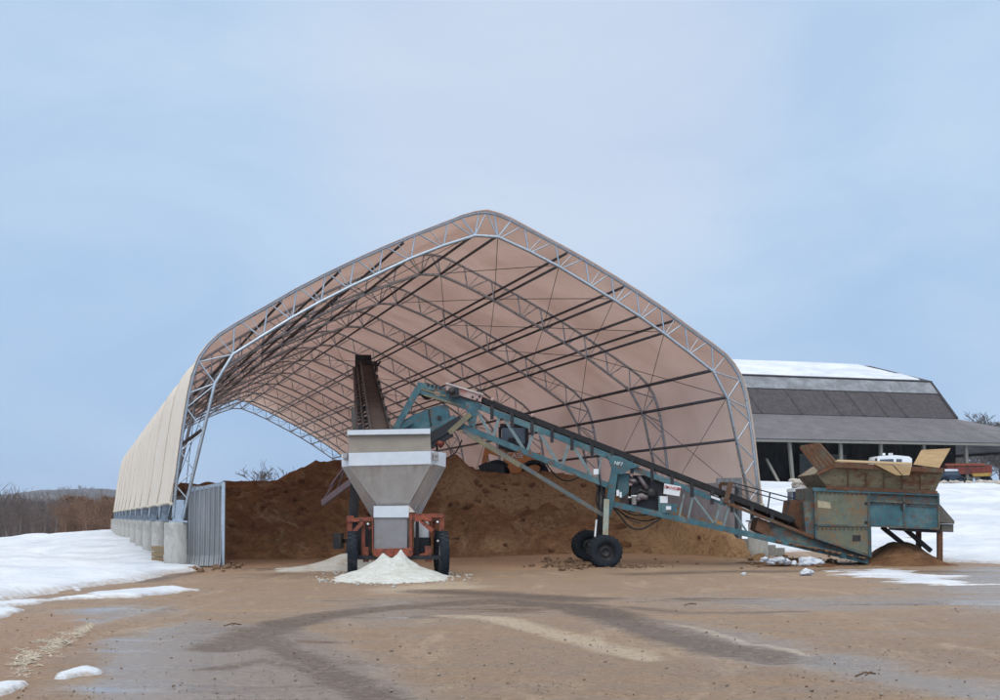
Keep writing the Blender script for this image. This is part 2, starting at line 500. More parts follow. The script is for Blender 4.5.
def bl(u, v, z): return Vector((X0 + u * CT - v * ST, Y0 + u * ST + v * CT, z))


def loc_uv(x, y):
    dx, dy = x - X0, y - Y0
    return dx * CT + dy * ST, -dx * ST + dy * CT


# ------------------------------------------------------------------ terrain
def height(x, y):
    x = np.asarray(x, float); y = np.asarray(y, float)
    u, v = loc_uv(x, y)
    z = .08 * fbm(x / 9, y / 9, 3, 4) * smooth(8, 14, y) * .6 + .022 * fbm(x / 1.9, y / 1.9, 9, 4)
    # snow slope to the barn on the right
    rs = smooth(9.8, 16, u)
    z = z + rs * 3.5 * smooth(46, 86, y + .0 * x) + rs * .25 * fbm(x / 14, y / 14, 5, 4) * smooth(48, 60, y)
    # floor rising a little towards the stockpile
    z = z + .16 * smooth(39, 46, y) * smooth(-2, 4, x) * (1 - smooth(9, 13, u))
    # crest on the left, then down to the valley and up to far fields
    lf = 1 - smooth(-9.5, -6, u)
    z = z + lf * smooth(42, 105, y) * (.22 - .080 * np.clip(-9.5 - u, 0, 30)) + lf * .12 * fbm(x / 6, y / 9, 15, 4) * smooth(40, 60, y)
    far = smooth(125, 330, np.hypot(x, y))
    side = 1 - smooth(-.05, .25, x / np.maximum(y, 1))
    z = z - far * 9 * side
    z = z + side * 19 * smooth(420, 1000, y) + (5 * fbm(x / 260, y / 260, 21, 3)) * smooth(300, 600, y)
    z = z + (1 - side) * 1.0 * smooth(120, 400, y)
    return z


def h1(x, y): return float(height(np.array([x]), np.array([y]))[0])


def polydist(x, y, pts):
    d = np.full(x.shape, 1e9); t = np.zeros(x.shape)
    for k in range(len(pts) - 1):
        ax, ay = pts[k][:2]; bx, by = pts[k + 1][:2]
        L = (bx - ax) ** 2 + (by - ay) ** 2 + 1e-9
        s = np.clip(((x - ax) * (bx - ax) + (y - ay) * (by - ay)) / L, 0, 1)
        q = np.hypot(x - ax - s * (bx - ax), y - ay - s * (by - ay))
        d = np.minimum(d, q)
    return d


def inside(x, y, pts):
    r = np.zeros(x.shape, bool); n = len(pts)
    for i in range(n):
        x1, y1 = pts[i]; x2, y2 = pts[(i + 1) % n]
        c = ((y1 > y) != (y2 > y)) & (x < (x2 - x1) * (y - y1) / (y2 - y1 + 1e-12) + x1)
        r ^= c
    return r


def sdist(x, y, pts):
    d = polydist(x, y, list(pts) + [pts[0]])
    return np.where(inside(x, y, pts), d, -d)


def G(l): return [gnd(*p) for p in l]


xs = np.concatenate([-np.geomspace(2600, 36, 46), np.arange(-35, -13, .25), np.arange(-13, 15, .085), np.arange(15, 41, .25), np.geomspace(42, 2600, 46)])
ys = np.concatenate([np.linspace(-60, 5, 14), 6 * np.geomspace(1, 130 / 6, 440)[0:], np.geomspace(134, 3000, 60)])
GX, GY = np.meshgrid(xs, ys)
GZ = height(GX, GY)
near = (GY < 60) & (GY > 4)


def band(pl, w0, w1=None):
    """worn track in the yard: 1 on its line, fading over its width"""
    p = G(pl); d = polydist(GX, GY, p)
    return np.clip(1 - d / (w0 * (1 + .35 * fbm(GX / 2.5, GY / 2.5, 31, 3))), 0, 1) ** .7


def zone(pl, soft):
    return smooth(-soft, soft, sdist(GX, GY, G(pl)) + .5 * soft * fbm(GX / 1.5, GY / 1.5, 41, 4))


wet = np.zeros(GX.shape); mud = np.zeros(GX.shape); pale = np.zeros(GX.shape); soil = np.zeros(GX.shape)
wet = np.maximum(wet, zone([(110, 640), (190, 618), (330, 632), (420, 690), (430, 760), (60, 760)], .45))
wet = np.maximum(wet, .8 * zone([(330, 600), (470, 594), (560, 602), (520, 618), (400, 622), (300, 622)], 1.2))
wet = np.maximum(wet, band([(640, 622), (700, 634), (760, 648), (860, 668), (1010, 694), (1200, 735)], 1.0))
wet = np.maximum(wet, .75 * band([(700, 600), (800, 604), (900, 600), (1010, 598)], 2.4))
wet = np.maximum(wet, .7 * zone([(870, 575), (1000, 566), (1100, 570), (1100, 625), (960, 612)], 1.5))
wet = np.maximum(wet, .8 * zone([(60, 610), (110, 604), (190, 604), (160, 618), (90, 625)], .6))
wet = np.maximum(wet, .6 * zone([(230, 568), (340, 564), (345, 576), (230, 578)], 1.5))
mud = np.maximum(mud, band([(225, 648), (270, 628), (330, 614), (420, 604), (500, 600), (560, 603), (600, 612), (640, 626), (700, 642), (760, 655)], .62))
mud = np.maximum(mud, .9 * band([(250, 630), (300, 655), (345, 678), (380, 700), (420, 740)], .36))
mud = np.maximum(mud, .8 * band([(440, 590), (500, 594), (570, 598)], 1.1))
mud = np.maximum(mud, .75 * band([(215, 668), (260, 660), (310, 668), (360, 690)], .35))
mud = np.maximum(mud, .6 * band([(640, 574), (740, 572), (850, 570), (940, 572)], 1.3))
mud = np.maximum(mud, .6 * band([(20, 588), (90, 584), (150, 580), (195, 572)], .6))
mud = np.maximum(mud, .55 * band([(560, 600), (680, 612), (800, 610)], .4))
pale = np.maximum(pale, band([(445, 615), (490, 617), (540, 628), (590, 640), (640, 655)], .38))
pale = np.maximum(pale, .8 * band([(660, 621), (700, 628), (740, 640), (800, 652)], .18))
pale = np.maximum(pale, .7 * zone([(355, 588), (460, 580), (500, 586), (450, 592), (360, 594)], .8))
pale = np.maximum(pale, .55 * band([(240, 572), (300, 572), (345, 574)], .9))
soil = np.maximum(soil, zone([(-150, 618), (70, 612), (110, 626), (60, 660), (10, 760), (-200, 760)], .5))
soil = np.maximum(soil, .9 * zone([(180, 576), (215, 556), (350, 553), (480, 552), (620, 552), (740, 552), (720, 566), (480, 572), (300, 570)], 1.0))
for a in (wet, mud, pale, soil): a[~near] = 0
GU, GV = loc_uv(GX, GY)
# wheel ruts pressed into the soft yard
for pl, w, dp in (([(225, 648), (270, 628), (330, 614), (420, 604), (500, 600), (600, 612), (700, 642), (780, 660)], .22, .05),
                  ([(250, 630), (300, 655), (345, 678), (400, 716)], .18, .04), ([(640, 622), (760, 648), (1010, 694)], .3, .03),
                  ([(-20, 640), (60, 632), (150, 606), (215, 588), (280, 574)], .16, .05), ([(-20, 655), (70, 644), (165, 614), (232, 592), (300, 577)], .16, .05),
                  ([(520, 700), (640, 660), (800, 632), (1020, 616)], .2, .045), ([(560, 730), (690, 676), (850, 646), (1020, 632)], .2, .045), ([(480, 640), (600, 606), (720, 588), (860, 580)], .2, .04),
                  ([(445, 615), (540, 628), (640, 655), (760, 700)], .2, .03)):
    d = polydist(GX, GY, G(pl)); GZ = GZ - np.where(near, .45 * dp * np.exp(-(d / w) ** 2) - .45 * dp * .5 * np.exp(-((d - 2 * w) / (.7 * w)) ** 2), 0)
GZ = GZ + np.where(near, .007 * fbm(GX / .45, GY / .7, 55, 5, .65), 0)
GZ = GZ + np.where(near, .022 * soil * fbm(GX / .6, GY / .7, 77, 5, .6), 0)
snowa = np.where((GY > 96) & (GU < -9.6), 1.0, 0) + np.where((GU > 10.5) & (GY > 56), 1.0, 0) + np.where(GY > 112, 1.0, 0) + np.where((GX < -36) & (GY > 26), 1, 0) + np.where((GX > 42) & (GY > 40), 1, 0)
snowa = np.clip(snowa, 0, 1)
ground = grid_obj('ground', GX, GY, GZ, M['ground'], dict(wet=wet, mud=mud, pale=pale, soil=soil, snow=snowa))
tag(ground, 'wet brown soil yard running out to the snowy fields', 'ground', kind='structure')


def snow_sheet(name, pts, x0, x1, y0, y1, st, thick, soft, seed, extra=None, rough=.0, ragged=0):
    gx, gy = np.meshgrid(np.arange(x0, x1, st), np.arange(y0, y1, st))
    d = sdist(gx, gy, pts) + soft * .9 * fbm(gx / (soft * 3), gy / (soft * 3), seed, 5)
    if ragged: d = d + ragged * fbm(gx / 1.1, gy / .5, seed + 3, 5) - ragged * .12
    t = np.where(d > 0, thick * np.sqrt(np.clip(d / soft, 0, 1)) * (1 + .0 * d), -.08 * np.clip(-d / soft * 3, 0, 1) - .01)
    z = height(gx, gy) + t + np.where(d > 0, rough * fbm(gx / 3.5, gy / 3.5, seed + 7, 5) * np.clip(d / 1.5, 0, 1), 0)
    if extra is not None: z = z + extra(gx, gy) * (d > 0)
    o = grid_obj(name, gx, gy, z, M['snow'], dict(edge=np.clip(1 - d / max(.12, soft * 1.3), 0, 1)), keep=d > -st * 2.0)
    return o


left = [gnd(-60, 606), gnd(0, 600), gnd(50, 592), gnd(100, 585), gnd(135, 579), gnd(172, 575), gnd(186, 569)]
bp_ = [tuple(bl(-9.15, v, 0)[:2]) for v in (.3, 8, 20, 40, 60, 80)]
left = left + bp_ + [(-110, 130), (-110, 26)]
o = snow_sheet('snow', left, -75, -7, 18, 128, .2, .16, .7, 51, rough=.30)
tag(o, 'white snow field on the left beside the concrete piers', 'snow', kind='stuff')
right = [gnd(1400, 567), gnd(1000, 564), gnd(955, 562), gnd(900, 556), gnd(800, 555), gnd(752, 556), tuple(bl(9.9, 2, 0)[:2])] + \
        [tuple(bl(9.9, v, 0)[:2]) for v in (10, 30, 50)] + [(60, 104), (80, 40)]
o = snow_sheet('snow', right, -6, 62, 38, 102, .24, .14, .8, 61, rough=.24)
tag(o, 'white snow slope rising on the right to the barn', 'snow', kind='stuff')

patches = [
    ('long snow streak in the yard running from the left edge', [(-40, 606), (0, 602.5), (45, 600), (95, 594), (150, 587.5), (180, 587), (197, 590), (170, 594), (120, 597), (62, 600), (34, 604), (0, 607), (-40, 612)], .07, .35),
    ('thin snow tongue below the long snow streak', [(-30, 611), (0, 609), (22, 608), (32, 610), (12, 614), (0, 619), (-30, 624)], .06, .25),
    ('small snow patch beside the pale straw', [(55, 678), (62, 673), (72, 668), (86, 664), (101, 667), (98, 673), (80, 675), (64, 678)], .06, .14),
    ('snow patch by the lower left edge of the yard', [(-20, 688), (0, 685), (20, 683), (35, 682), (30, 687), (12, 692), (-20, 697)], .06, .14),
    ('little snow scrap between the snow field and the streak', [(68, 588.4), (78, 586.6), (84, 587.2), (78, 590)], .05, .15),
    ('thin icy slush patch in front of the feeder mound', [(846, 573), (872, 569.5), (905, 571), (938, 575), (964, 583), (935, 585), (900, 582), (874, 579)], .02, .9),
]
for lab, pl, th, so in patches:
    p = G(pl); xx = [q[0] for q in p]; yy = [q[1] for q in p]
    st = max(.035, min(.12, (max(xx) - min(xx)) / 70))
    o = snow_sheet('snow_patch', p, min(xx) - .6, max(xx) + .6, min(yy) - .8, max(yy) + .8, st, th, so, len(lab), ragged=1.6 if 'slush' in lab else so * .8)
    tag(o, lab, 'snow patch', 'snow patches on the yard')

# ------------------------------------------------------------------ far left: hills, woods
hx = np.linspace(-1900, 900, 220)
hy = np.linspace(1500, 2100, 24)
HX, HY = np.meshgrid(hx, hy)
ridge = np.interp(hx, [-1900, -700, -640, -600, -540, -500, -455, -420, -380, -300, 0, 900],
                  [14, 22, 30, 38, 40, 34, 31, 34, 36, 34, 22, 18])
prof = np.sin(np.linspace(0, math.pi, 24)) ** .6
HZZ = -6 + (ridge[None, :] + 6) * prof[:, None] + 2.5 * fbm(HX / 40, HY / 200, 5, 4) * prof[:, None] * 1.6
hills = grid_obj('hills', HX, HY, HZZ, M['woodland'])
tag(hills, 'dark wooded ridge on the far left horizon', 'hills', kind='structure')


def tree_mb(seed, H, levels=4, spread=.55, n0=3, trunk=.022, twig_n=4, dens=5):
    rng = random.Random(seed); segs = []
    def grow(p, d, L, r, lev):
        k = 3 if lev == 0 else 2
        pts = [p]; rs = [r]
        for i in range(k):
            d = (d + Vector((rng.gauss(0, .10), rng.gauss(0, .10), rng.gauss(.05, .06)))).normalized()
            p = p + d * L / k; pts.append(p); rs.append(r * (1 - .45 * (i + 1) / k))
        segs.append((pts, rs))
        if lev >= levels: return
        for c in range(dens if lev else dens + 2):
            t = rng.uniform(.35 if lev == 0 else .2, 1.0)
            j = min(int(t * k), k - 1); q = pts[j].lerp(pts[j + 1], t * k - j)
            a = rng.uniform(0, 2 * math.pi); side = Vector((math.cos(a), math.sin(a), rng.uniform(-.1, .5)))
            nd = (d * (1 - spread) + side * spread).normalized()
            grow(q, nd, L * rng.uniform(.45, .72), rs[-1] * rng.uniform(.45, .7), lev + 1)
    grow(Vector((0, 0, 0)), Vector((0, 0, 1)), H * .55, H * trunk, 0)
    return segs


def tree_geo(seed, H, minr=.02, **kw):
    mb = MB()
    trunk = MB()
    for i, (pts, rs) in enumerate(tree_mb(seed, H, **kw)):
        rs = [max(r, minr) for r in rs]
        (trunk if i == 0 else mb).tube(pts, rs, 6 if i == 0 else 3, cap=False)
    return trunk, mb


def tree(name, px, Y, H, seed, label, group, minr=.03, base=None, **kw):
    x = (px - 500) / F * Y; z = h1(x, Y) if base is None else base
    t = thing(name, (x, Y, z - .1), label, 'tree', group)
    tr, cr = tree_geo(seed, H, minr, **kw)
    for nm, mb in (('trunk', tr), ('crown', cr)):
        mb.v = [tuple(Vector(p) + Vector((x, Y, z - .1))) for p in mb.v]
        part(nm, mb, M['bark'], t)
    return t


def merge(name, protos, spots, m, label, cat):
    """a far-off wood nobody could count, gathered in one mesh"""
    vs = []; fs = []; b = 0
    for (x, y, z, s, k, a) in spots:
        pv, pf = protos[k]
        c, sn = math.cos(a) * s, math.sin(a) * s
        q = np.stack([pv[:, 0] * c - pv[:, 1] * sn + x, pv[:, 0] * sn + pv[:, 1] * c + y, pv[:, 2] * s + z], -1)
        vs.append(q); fs.append(pf + b); b += len(pv)
    v = np.concatenate(vs); f = np.concatenate(fs)
    me = bpy.data.meshes.new(name)
    me.vertices.add(len(v)); me.vertices.foreach_set('co', v.astype(np.float32).reshape(-1))
    w = f.shape[1]
    me.loops.add(f.size); me.loops.foreach_set('vertex_index', f.astype(np.int32).reshape(-1))
    me.polygons.add(len(f)); me.polygons.foreach_set('loop_start', np.arange(0, f.size, w, dtype=np.int32))
    me.update(calc_edges=True)
    o = bpy.data.objects.new(name, me); COL.objects.link(o); me.materials.append(m); ROOT[o.name] = Vector()
    return tag(o, label, cat, kind='stuff')


def as_np(mb):
    return np.array(mb.v), np.array([q for q in mb.f if len(q) == 4])


protos = []
for sd in range(4):
    tr, cr = tree_geo(100 + sd, 10, .022, levels=3, dens=5, spread=.42)
    tr.add(cr.v, cr.f); protos.append(as_np(tr))
rng = random.Random(5)
spots = []
for k in range(330):
    Y = rng.uniform(165, 420); px = rng.uniform(-60, 112) if k % 6 else rng.uniform(900, 1080)
    if px > 500: Y = rng.uniform(150, 320)
    x = (px - 500) / F * Y
    top = (rng.uniform(504, 515) if (12 < px < 68 and k % 5) else rng.uniform(494, 513)) if px < 500 else rng.uniform(425, 445)
    if px < 112 and px > 68: top = rng.uniform(497, 505)
    zt = EYE + (HZ - top) / F * Y; z = h1(x, Y)
    s = max(.35, (zt - z) / 9.5)
    spots.append((x, Y, z, s, rng.randrange(4), rng.uniform(0, 6)))
merge('woods', protos, [s for s in spots if s[0] < 0], M['twig'], 'grey brown leafless woods in the valley on the left', 'woods')
merge('woods', protos, [s for s in spots if s[0] > 0], M['bark'], 'leafless woods behind the right end of the barn', 'woods')
# brown-leaved oak scrub next to the building
lv = MB()
for k in range(1100):
    a = rng.uniform(0, 2 * math.pi); zz = rng.uniform(.8, 9.5); rr = (1 - abs(zz - 5.2) / 6) * 3.6 * math.sqrt(rng.random()) * rng.uniform(.6, 1.25)
    p = Vector((math.cos(a) * rr, math.sin(a) * rr, zz)); d1 = Vector((rng.gauss(0, 1), rng.gauss(0, 1), rng.gauss(0, 1))).normalized() * .13
    d2 = d1.cross(Vector((rng.gauss(0, 1), rng.gauss(0, 1), rng.gauss(0, 1)))).normalized() * .10
    lv.add([p - d1 - d2, p + d1 - d2, p + d1 + d2, p - d1 + d2], [(0, 1, 2, 3)])
sp = []
for k in range(34):
    Y = rng.uniform(150, 200); px = rng.uniform(62, 120); x = (px - 500) / F * Y; z = h1(x, Y)
    zt = EYE + (HZ - rng.uniform(495, 522)) / F * Y
    sp.append((x, Y, z, max(.4, (zt - z) / 9.6), 0, rng.uniform(0, 6)))
merge('undergrowth', [as_np(lv)], sp, M['leaf'], 'rust brown leafy scrub beside the far end of the fabric building', 'scrub')
sp = []
for k in range(46):
    Y = rng.uniform(150, 200); px = rng.uniform(60, 118); x = (px - 500) / F * Y; z = h1(x, Y)
    sp.append((x, Y, z, max(.4, (EYE + (HZ - rng.uniform(495, 508)) / F * Y - z) / 9.6), rng.randrange(4), rng.uniform(0, 6)))
merge('woods', protos, sp, M['leaf'], 'reddish brown bare saplings among the leafy scrub', 'woods')
scatter = []
for k in range(500):
    Y = rng.uniform(1480, 1560); x = rng.uniform(-760, -300)
    z = float(np.interp(x, hx, ridge)) * rng.uniform(.5, .95)
    scatter.append((x, Y + 260, z - 4, rng.uniform(.6, 1.1), rng.randrange(4), rng.uniform(0, 6)))
merge('forest', protos, scatter, M['bark'], 'hazy leafless forest along the far ridge', 'forest')
G_T = 'bare trees standing around the site'
tree('bare_tree', 4, 175, 10.5, 7, 'tall bare tree above the woods at the left edge', G_T, .018, levels=4, dens=4, spread=.42, trunk=.016)
tree('bare_tree', 38, 190, 8.2, 8, 'thin bare tree in the woods, right of the tallest one', G_T, .018, levels=4, dens=4, spread=.42, trunk=.016)
tree('bare_tree', 268, 190, 11.2, 17, 'small bare tree seen through the open far end of the fabric building', G_T, .03, levels=4, dens=4, spread=.5, trunk=.016)
tree('bare_tree', 1001, 150, 10.8, 23, 'dense bare tree behind the right end of the barn roof', G_T, .02, base=3.2, levels=5, dens=5, spread=.5, trunk=.018)
tree('bare_tree', 1026, 165, 9.5, 29, 'bare tree cut by the right edge of the photo', G_T, .02, base=3.2, levels=4, dens=5, spread=.5, trunk=.018)

# cable rail on the crest
t = thing('guard_rail', (*gnd(13, 535), 0), 'thin grey sloping rail on posts beyond the left snow field', 'rail')
x_, y_ = gnd(13, 535)
pa, pb = at(-60, 548, 110), at(62, 515.5, 120)
part('rail', MB().tube([pa, pb], .025, 5), M['bark'], t)
for f_ in (.18, .6, .95):
    q = pa.lerp(pb, f_); part('post', MB().tube([Vector((q.x, q.y, q.z - 2.2)), q + Vector((0, 0, .1))], .04, 6), M['bark'], t)
t.location.z = 0

# ------------------------------------------------------------------ fabric building
OUT = [(9.47, 1.42), (9.36, 2.7), (9.2, 3.95), (9.05, 4.9), (8.92, 5.52), (8.72, 6.08), (8.46, 6.46), (8.15, 6.77), (7.66, 7.10),
       (6.82, 7.62), (5.95, 8.17), (5.05, 8.68), (4.2, 9.13), (3.3, 9.58), (2.4, 10.0), (1.45, 10.42), (.75, 10.73), (.35, 10.86), (0, 10.90)]
INN = [(9.2, 1.42), (8.28, 5.35), (7.76, 6.22), (6.87, 6.82), (6.02, 7.38), (5.16, 7.9), (4.29, 8.38), (3.41, 8.83), (2.4, 9.35), (1.37, 9.8), (.37, 10.17)]


def outz(u):
    u = abs(u); l = OUT[::-1]
    return float(np.interp(u, [p[0] for p in l], [p[1] for p in l]))


bb = thing('fabric_building', bl(0, 0, 0), 'big open-ended tan fabric building on steel truss arches over the stockpile', 'building')


def both(l): return [(-u, z) for u, z in l] + [(u, z) for u, z in l[::-1] if u > 0]


chord = MB()
chord.tube([bl(u, 0, z) for u, z in both(OUT)], .048, 8)
chord.tube([bl(u, 0, z) for u, z in both(INN)], .052, 8)
for s in (-1, 1):                                   # foot plates and stub columns
    chord.bar(bl(s * 9.33, 0, 1.29), bl(s * 9.33, 0, 1.34), .5, .5, up=(CT, ST, 0))
    chord.bar(bl(s * 9.34, 0, 1.33), bl(s * 9.31, 0, 1.95), .3, .03, up=(-ST, CT, 0))
web = MB()
for s in (-1, 1):
    Wt = lambda p, q, r: web.tube([bl(s * p[0], 0, p[1]), bl(s * q[0], 0, q[1])], r * .82, 6, cap=False)
    inn = INN[2:]
    for i, (u, z) in enumerate(inn):
        if i == 0: continue
        uo = u - .12; o_ = (uo, outz(uo)); Wt((u, z), o_, .033)
        pu = inn[i - 1][0] - .22; Wt((pu, outz(pu)), (u + .08, z - .04), .03)
        mu = (u + inn[i - 1][0]) / 2 - .05; Wt((mu, outz(mu)), (u + .03, z), .018)
    Wt((.37, 10.17), (.02, 10.88), .028); Wt((.37, 10.17), (.8, outz(.8)), .025)
    # shoulder and leg lattice
    Wt((7.76, 6.22), (7.72, outz(7.72)), .03); Wt((7.76, 6.22), (8.2, 6.72), .022)
    Wt((7.76, 6.22), (8.78, 5.95), .033); Wt((8.28, 5.35), (8.75, 6.0), .03); Wt((8.28, 5.35), (9.02, 5.05), .033)
    zz = [5.3, 4.62, 3.95, 3.35, 2.8, 2.35, 1.98]
    for i in range(len(zz) - 1):
        a_ = zz[i]; b_ = zz[i + 1]
        ui = lambda z: float(np.interp(z, [1.42, 5.35], [9.2, 8.28])); uo = lambda z: float(np.interp(z, [1.42, 2.7, 3.95, 4.9, 5.52], [9.47, 9.36, 9.2, 9.05, 8.92]))
        if i % 2 == 0: Wt((ui(a_), a_), (uo(b_), b_), .028)
        else: Wt((uo(a_), a_), (ui(b_), b_), .028)
arch0 = part('truss_arch', chord, M['galv'], bb)
web0 = part('web_brace', web, M['galv'], arch0)
for n in range(1, NB + 1):
    a = arch0.copy(); COL.objects.link(a); a.parent = bb
    a.location = Vector((-ST, CT, 0)) * SP * n
    w = web0.copy(); COL.objects.link(w); w.parent = a

# cover: sagging a little between the arches, hem hanging over the side walls
prof = [(-9.53, 1.86)] + [(-u - .05, z + .035) for u, z in OUT[1:-1]] + [(0, 10.97)] + [(u + .05, z + .035) for u, z in OUT[-2:0:-1]] + [(9.53, 1.86)]
pr = []
for i in range(len(prof) - 1):
    (a, b_), (c, d_) = prof[i], prof[i + 1]
    for k in range(2): pr.append((a + (c - a) * k / 2, b_ + (d_ - b_) * k / 2))
pr.append(prof[-1])
vv = np.linspace(-.12, NB * SP + .12, NB * 10 + 1)
U = np.array([p[0] for p in pr]); Z = np.array([p[1] for p in pr])
du = np.gradient(U); dz = np.gradient(Z); L_ = np.hypot(du, dz); nu, nz = -dz / L_, du / L_
CV, CU = np.meshgrid(vv, U, indexing='ij')
_, CZ = np.meshgrid(vv, Z, indexing='ij')
ph = np.clip(CV / SP, 0, NB) % 1.0
sag = np.sin(ph * math.pi) ** .8 * .10 + .012 * fbm(CV * 1.7, CU * .6, 4, 4)
CU2 = CU - nu[None, :] * sag; CZ2 = CZ - nz[None, :] * sag
low = CZ < 2.0
CZ2 = CZ2 + np.where(low, .07 * np.sin(ph * math.pi) , 0)
# arches themselves kink inward, so the cover is stretched out over each arch
cx = X0 + CU2 * CT - CV * ST; cy = Y0 + CU2 * ST + CV * CT
cover = grid_obj('fabric_cover', cx, cy, CZ2, M['fabric'], loc=tuple(bl(0, 0, 0)))
cover.location = (0, 0, 0); cover.parent = bb
hem = MB()
for j in (0, -1):
    pts = [Vector((cx[i, j], cy[i, j], CZ2[i, j] - .02)) for i in range(0, len(vv), 2)]
    hem.tube(pts, .055, 6)
part('hem', hem, M['hem'], cover)
for n in range(0, NB + 1):
    parts('cover_seam', (-1, 1), lambda mb, s: mb.tube([bl(s * (u + .06), n * SP, z) for u, z in [(9.5, 1.9)] + OUT[1:9]], .022, 5), M['seam'], cover)
# purlins
k = 0
for s in (-1, 1):
    for i, (u, z) in enumerate(INN[1:]):
        if u in (1.37, 3.41, 6.87): continue
        r = .044 if i > 1 else .058
        part('purlin', MB().tube([bl(s * u, .0, z + .04), bl(s * u, NB * SP, z + .04)], r, 6), M['purlin'], bb)
    for u in (6.35, 4.6, 2.65):
        part('purlin', MB().tube([bl(s * u, .0, outz(u) - .09), bl(s * u, NB * SP, outz(u) - .09)], .042, 6), M['purlin'], bb)
    part('purlin', MB().tube([bl(s * 8.63, 0, 4.0), bl(s * 8.63, NB * SP, 4.0)], .055, 6), M['purlin'], bb)
# bracing cables in the first, middle and last bays
nodes = [(9.15, 1.9), (8.28, 5.35), (6.02, 7.38), (4.29, 8.38), (2.4, 9.35), (.37, 10.17)]
for b0, s in [(b_, s_) for b_ in (0, 1, 4, 9) for s_ in (-1, 1)]:
    mb = MB()
    if True:
        for i in range(len(nodes) - 1):
            p, q = nodes[i], nodes[i + 1]
            mb.tube([bl(s * p[0], b0 * SP, p[1] + .06), bl(s * q[0], (b0 + 1) * SP, q[1] + .06)], .011, 4)
            mb.tube([bl(s * q[0], b0 * SP, q[1] + .06), bl(s * p[0], (b0 + 1) * SP, p[1] + .06)], .011, 4)
    part('bracing_cable', mb, M['black'], bb)
# piers
pier = MB()
rs_ = [(.0, -.35), (.36, -.35), (.355, .0), (.33, .08), (.345, .35), (.325, .37), (.335, .8), (.32, .82), (.325, 1.24), (.30, 1.29), (0, 1.29)]
pier.lathe(rs_, bl(-9.4, 0, 0), (0, 0, 1), 20)
pier0 = part('concrete_pier', pier, M['concrete'], bb)
for s in (-1, 1):
    for n in range(NB + 1):
        if s == -1 and n == 0: continue
        p = pier0.copy(); COL.objects.link(p); p.parent = bb
        p.location = (Vector((-ST, CT, 0)) * SP * n) + (Vector((CT, ST, 0)) * 18.8 if s == 1 else Vector())


def corrugated(mb, p, q, z0, z1, amp=.05, pitch=.13, flare=0.0, nrm=(0, -1, 0), lean=0.0):
    p = Vector(p); q = Vector(q); L = (q - p).length; d = (q - p).normalized(); nrm = Vector(nrm)
    n = max(2, int(L / pitch)) * 4; vs = []; fs = []
    prof_ = [0, amp, amp, 0]
    zs = [z0, z0 + .12, z0 + .3, z0 + (z1 - z0) * .5, z1]
    for k_ in range(n + 1):
        o_ = prof_[k_ % 4]
        for j, z in enumerate(zs):
            fl = flare * (1, .55, .15, 0, 0)[j]
            b_ = p + d * (L * k_ / n) + nrm * (o_ + fl + lean * (z1 - z)); vs.append((b_.x, b_.y, z))
    m_ = len(zs)
    for k_ in range(n):
        for j in range(m_ - 1): fs.append((k_ * m_ + j, (k_ + 1) * m_ + j, (k_ + 1) * m_ + j + 1, k_ * m_ + j + 1))
    mb.add(vs, fs)


for s in (-1, 1):
    mb = MB()
    corrugated(mb, bl(s * 8.75, .4, 0), bl(s * 8.75, NB * SP, 0), -.05, 2.15 if s < 0 else 2.6, .06 if s < 0 else .015, .35 if s < 0 else .7, nrm=bl(-s, 0, 0) - bl(0, 0, 0))
    for n in range(NB):
        mb.bar(bl(s * 8.86, n * SP + 3.4, 0), bl(s * 8.86, n * SP + 3.4, 2.1), .12, .12)
    mb.bar(bl(s * 8.84, .4, 2.1 if s < 0 else 2.55), bl(s * 8.84, NB * SP, 2.1 if s < 0 else 2.55), .1, .14)
    part('side_wall', mb, M['dark_wall'] if s < 0 else M['side_grey'], bb)
mb = MB()
a_, b_ = at(188.5, 560, 39.2), at(222, 558, 39.6)
corrugated(mb, (a_.x, a_.y, 0), (b_.x, b_.y, 0), .02, at(205, 486, 39.4).z, .055, .135, flare=.16, lean=.06)
o = part('end_panel', mb, M['dirty_steel'], bb)
rim = MB(); rim.bar((b_.x + .03, b_.y - .02, 0.02), (b_.x + .05, b_.y + .0, at(222, 482, 39.6).z), .10, .12)
rim.bar((a_.x, a_.y, at(190, 490.5, 39.2).z), (b_.x, b_.y, at(222, 484, 39.6).z), .08, .1)
part('panel_rim', rim, M['galv'], o)
mb = MB(); a_, b_ = at(716, 540, 45.6), at(742, 540, 45.0)
corrugated(mb, (a_.x, a_.y, 0), (b_.x, b_.y, 0), .0, at(730, 478, 45.3).z, .05, .2)
part('end_panel', mb, M['dirty_steel'], bb)

# ------------------------------------------------------------------ stockpile
tab = [(205, 483, 50.5, 45.8), (222, 483, 51, 46.2), (270, 483, 51, 46.6), (282, 482, 51.4, 46.8), (295, 474, 52, 47), (325, 463, 53, 47.2), (345, 464, 53.5, 47.4), (395, 468, 54, 47.4),
       (430, 462, 53.5, 47), (456, 456, 53, 46.8), (468, 461, 53.5, 46.8), (482, 471, 54.5, 46.8), (515, 475, 55, 46.6), (545, 477, 55, 46.4), (600, 485, 54, 46), (640, 500, 49.5, 44.6), (690, 515, 46.6, 43.4),
       (712, 525, 45.2, 42.7), (738, 541, 44.0, 42.3), (750, 549, 43.6, 42.2)]
tu, tv, tz, tt = [], [], [], []
for px, py, Yc, Yt in tab:
    q = at(px, py, Yc); u, v = loc_uv(q.x, q.y); tu.append(u); tv.append(v); tz.append(q.z)
    w = at(px, py, Yt); tt.append(loc_uv(w.x, w.y)[1])
pu, pv = np.meshgrid(np.arange(-8.62, 8.70, .08), np.concatenate([np.arange(-3.5, 16, .08), np.arange(16, 66, .5)]))
wob = .45 * fbm(pu / 2.2, pv / 2.2, 71, 4)
vc = np.interp(pu, tu, tv) ; zc = np.interp(pu, tu, tz); vt = np.interp(pu, tu, tt) + wob * 1.2
t_ = (pv - vt) / (vc - vt)
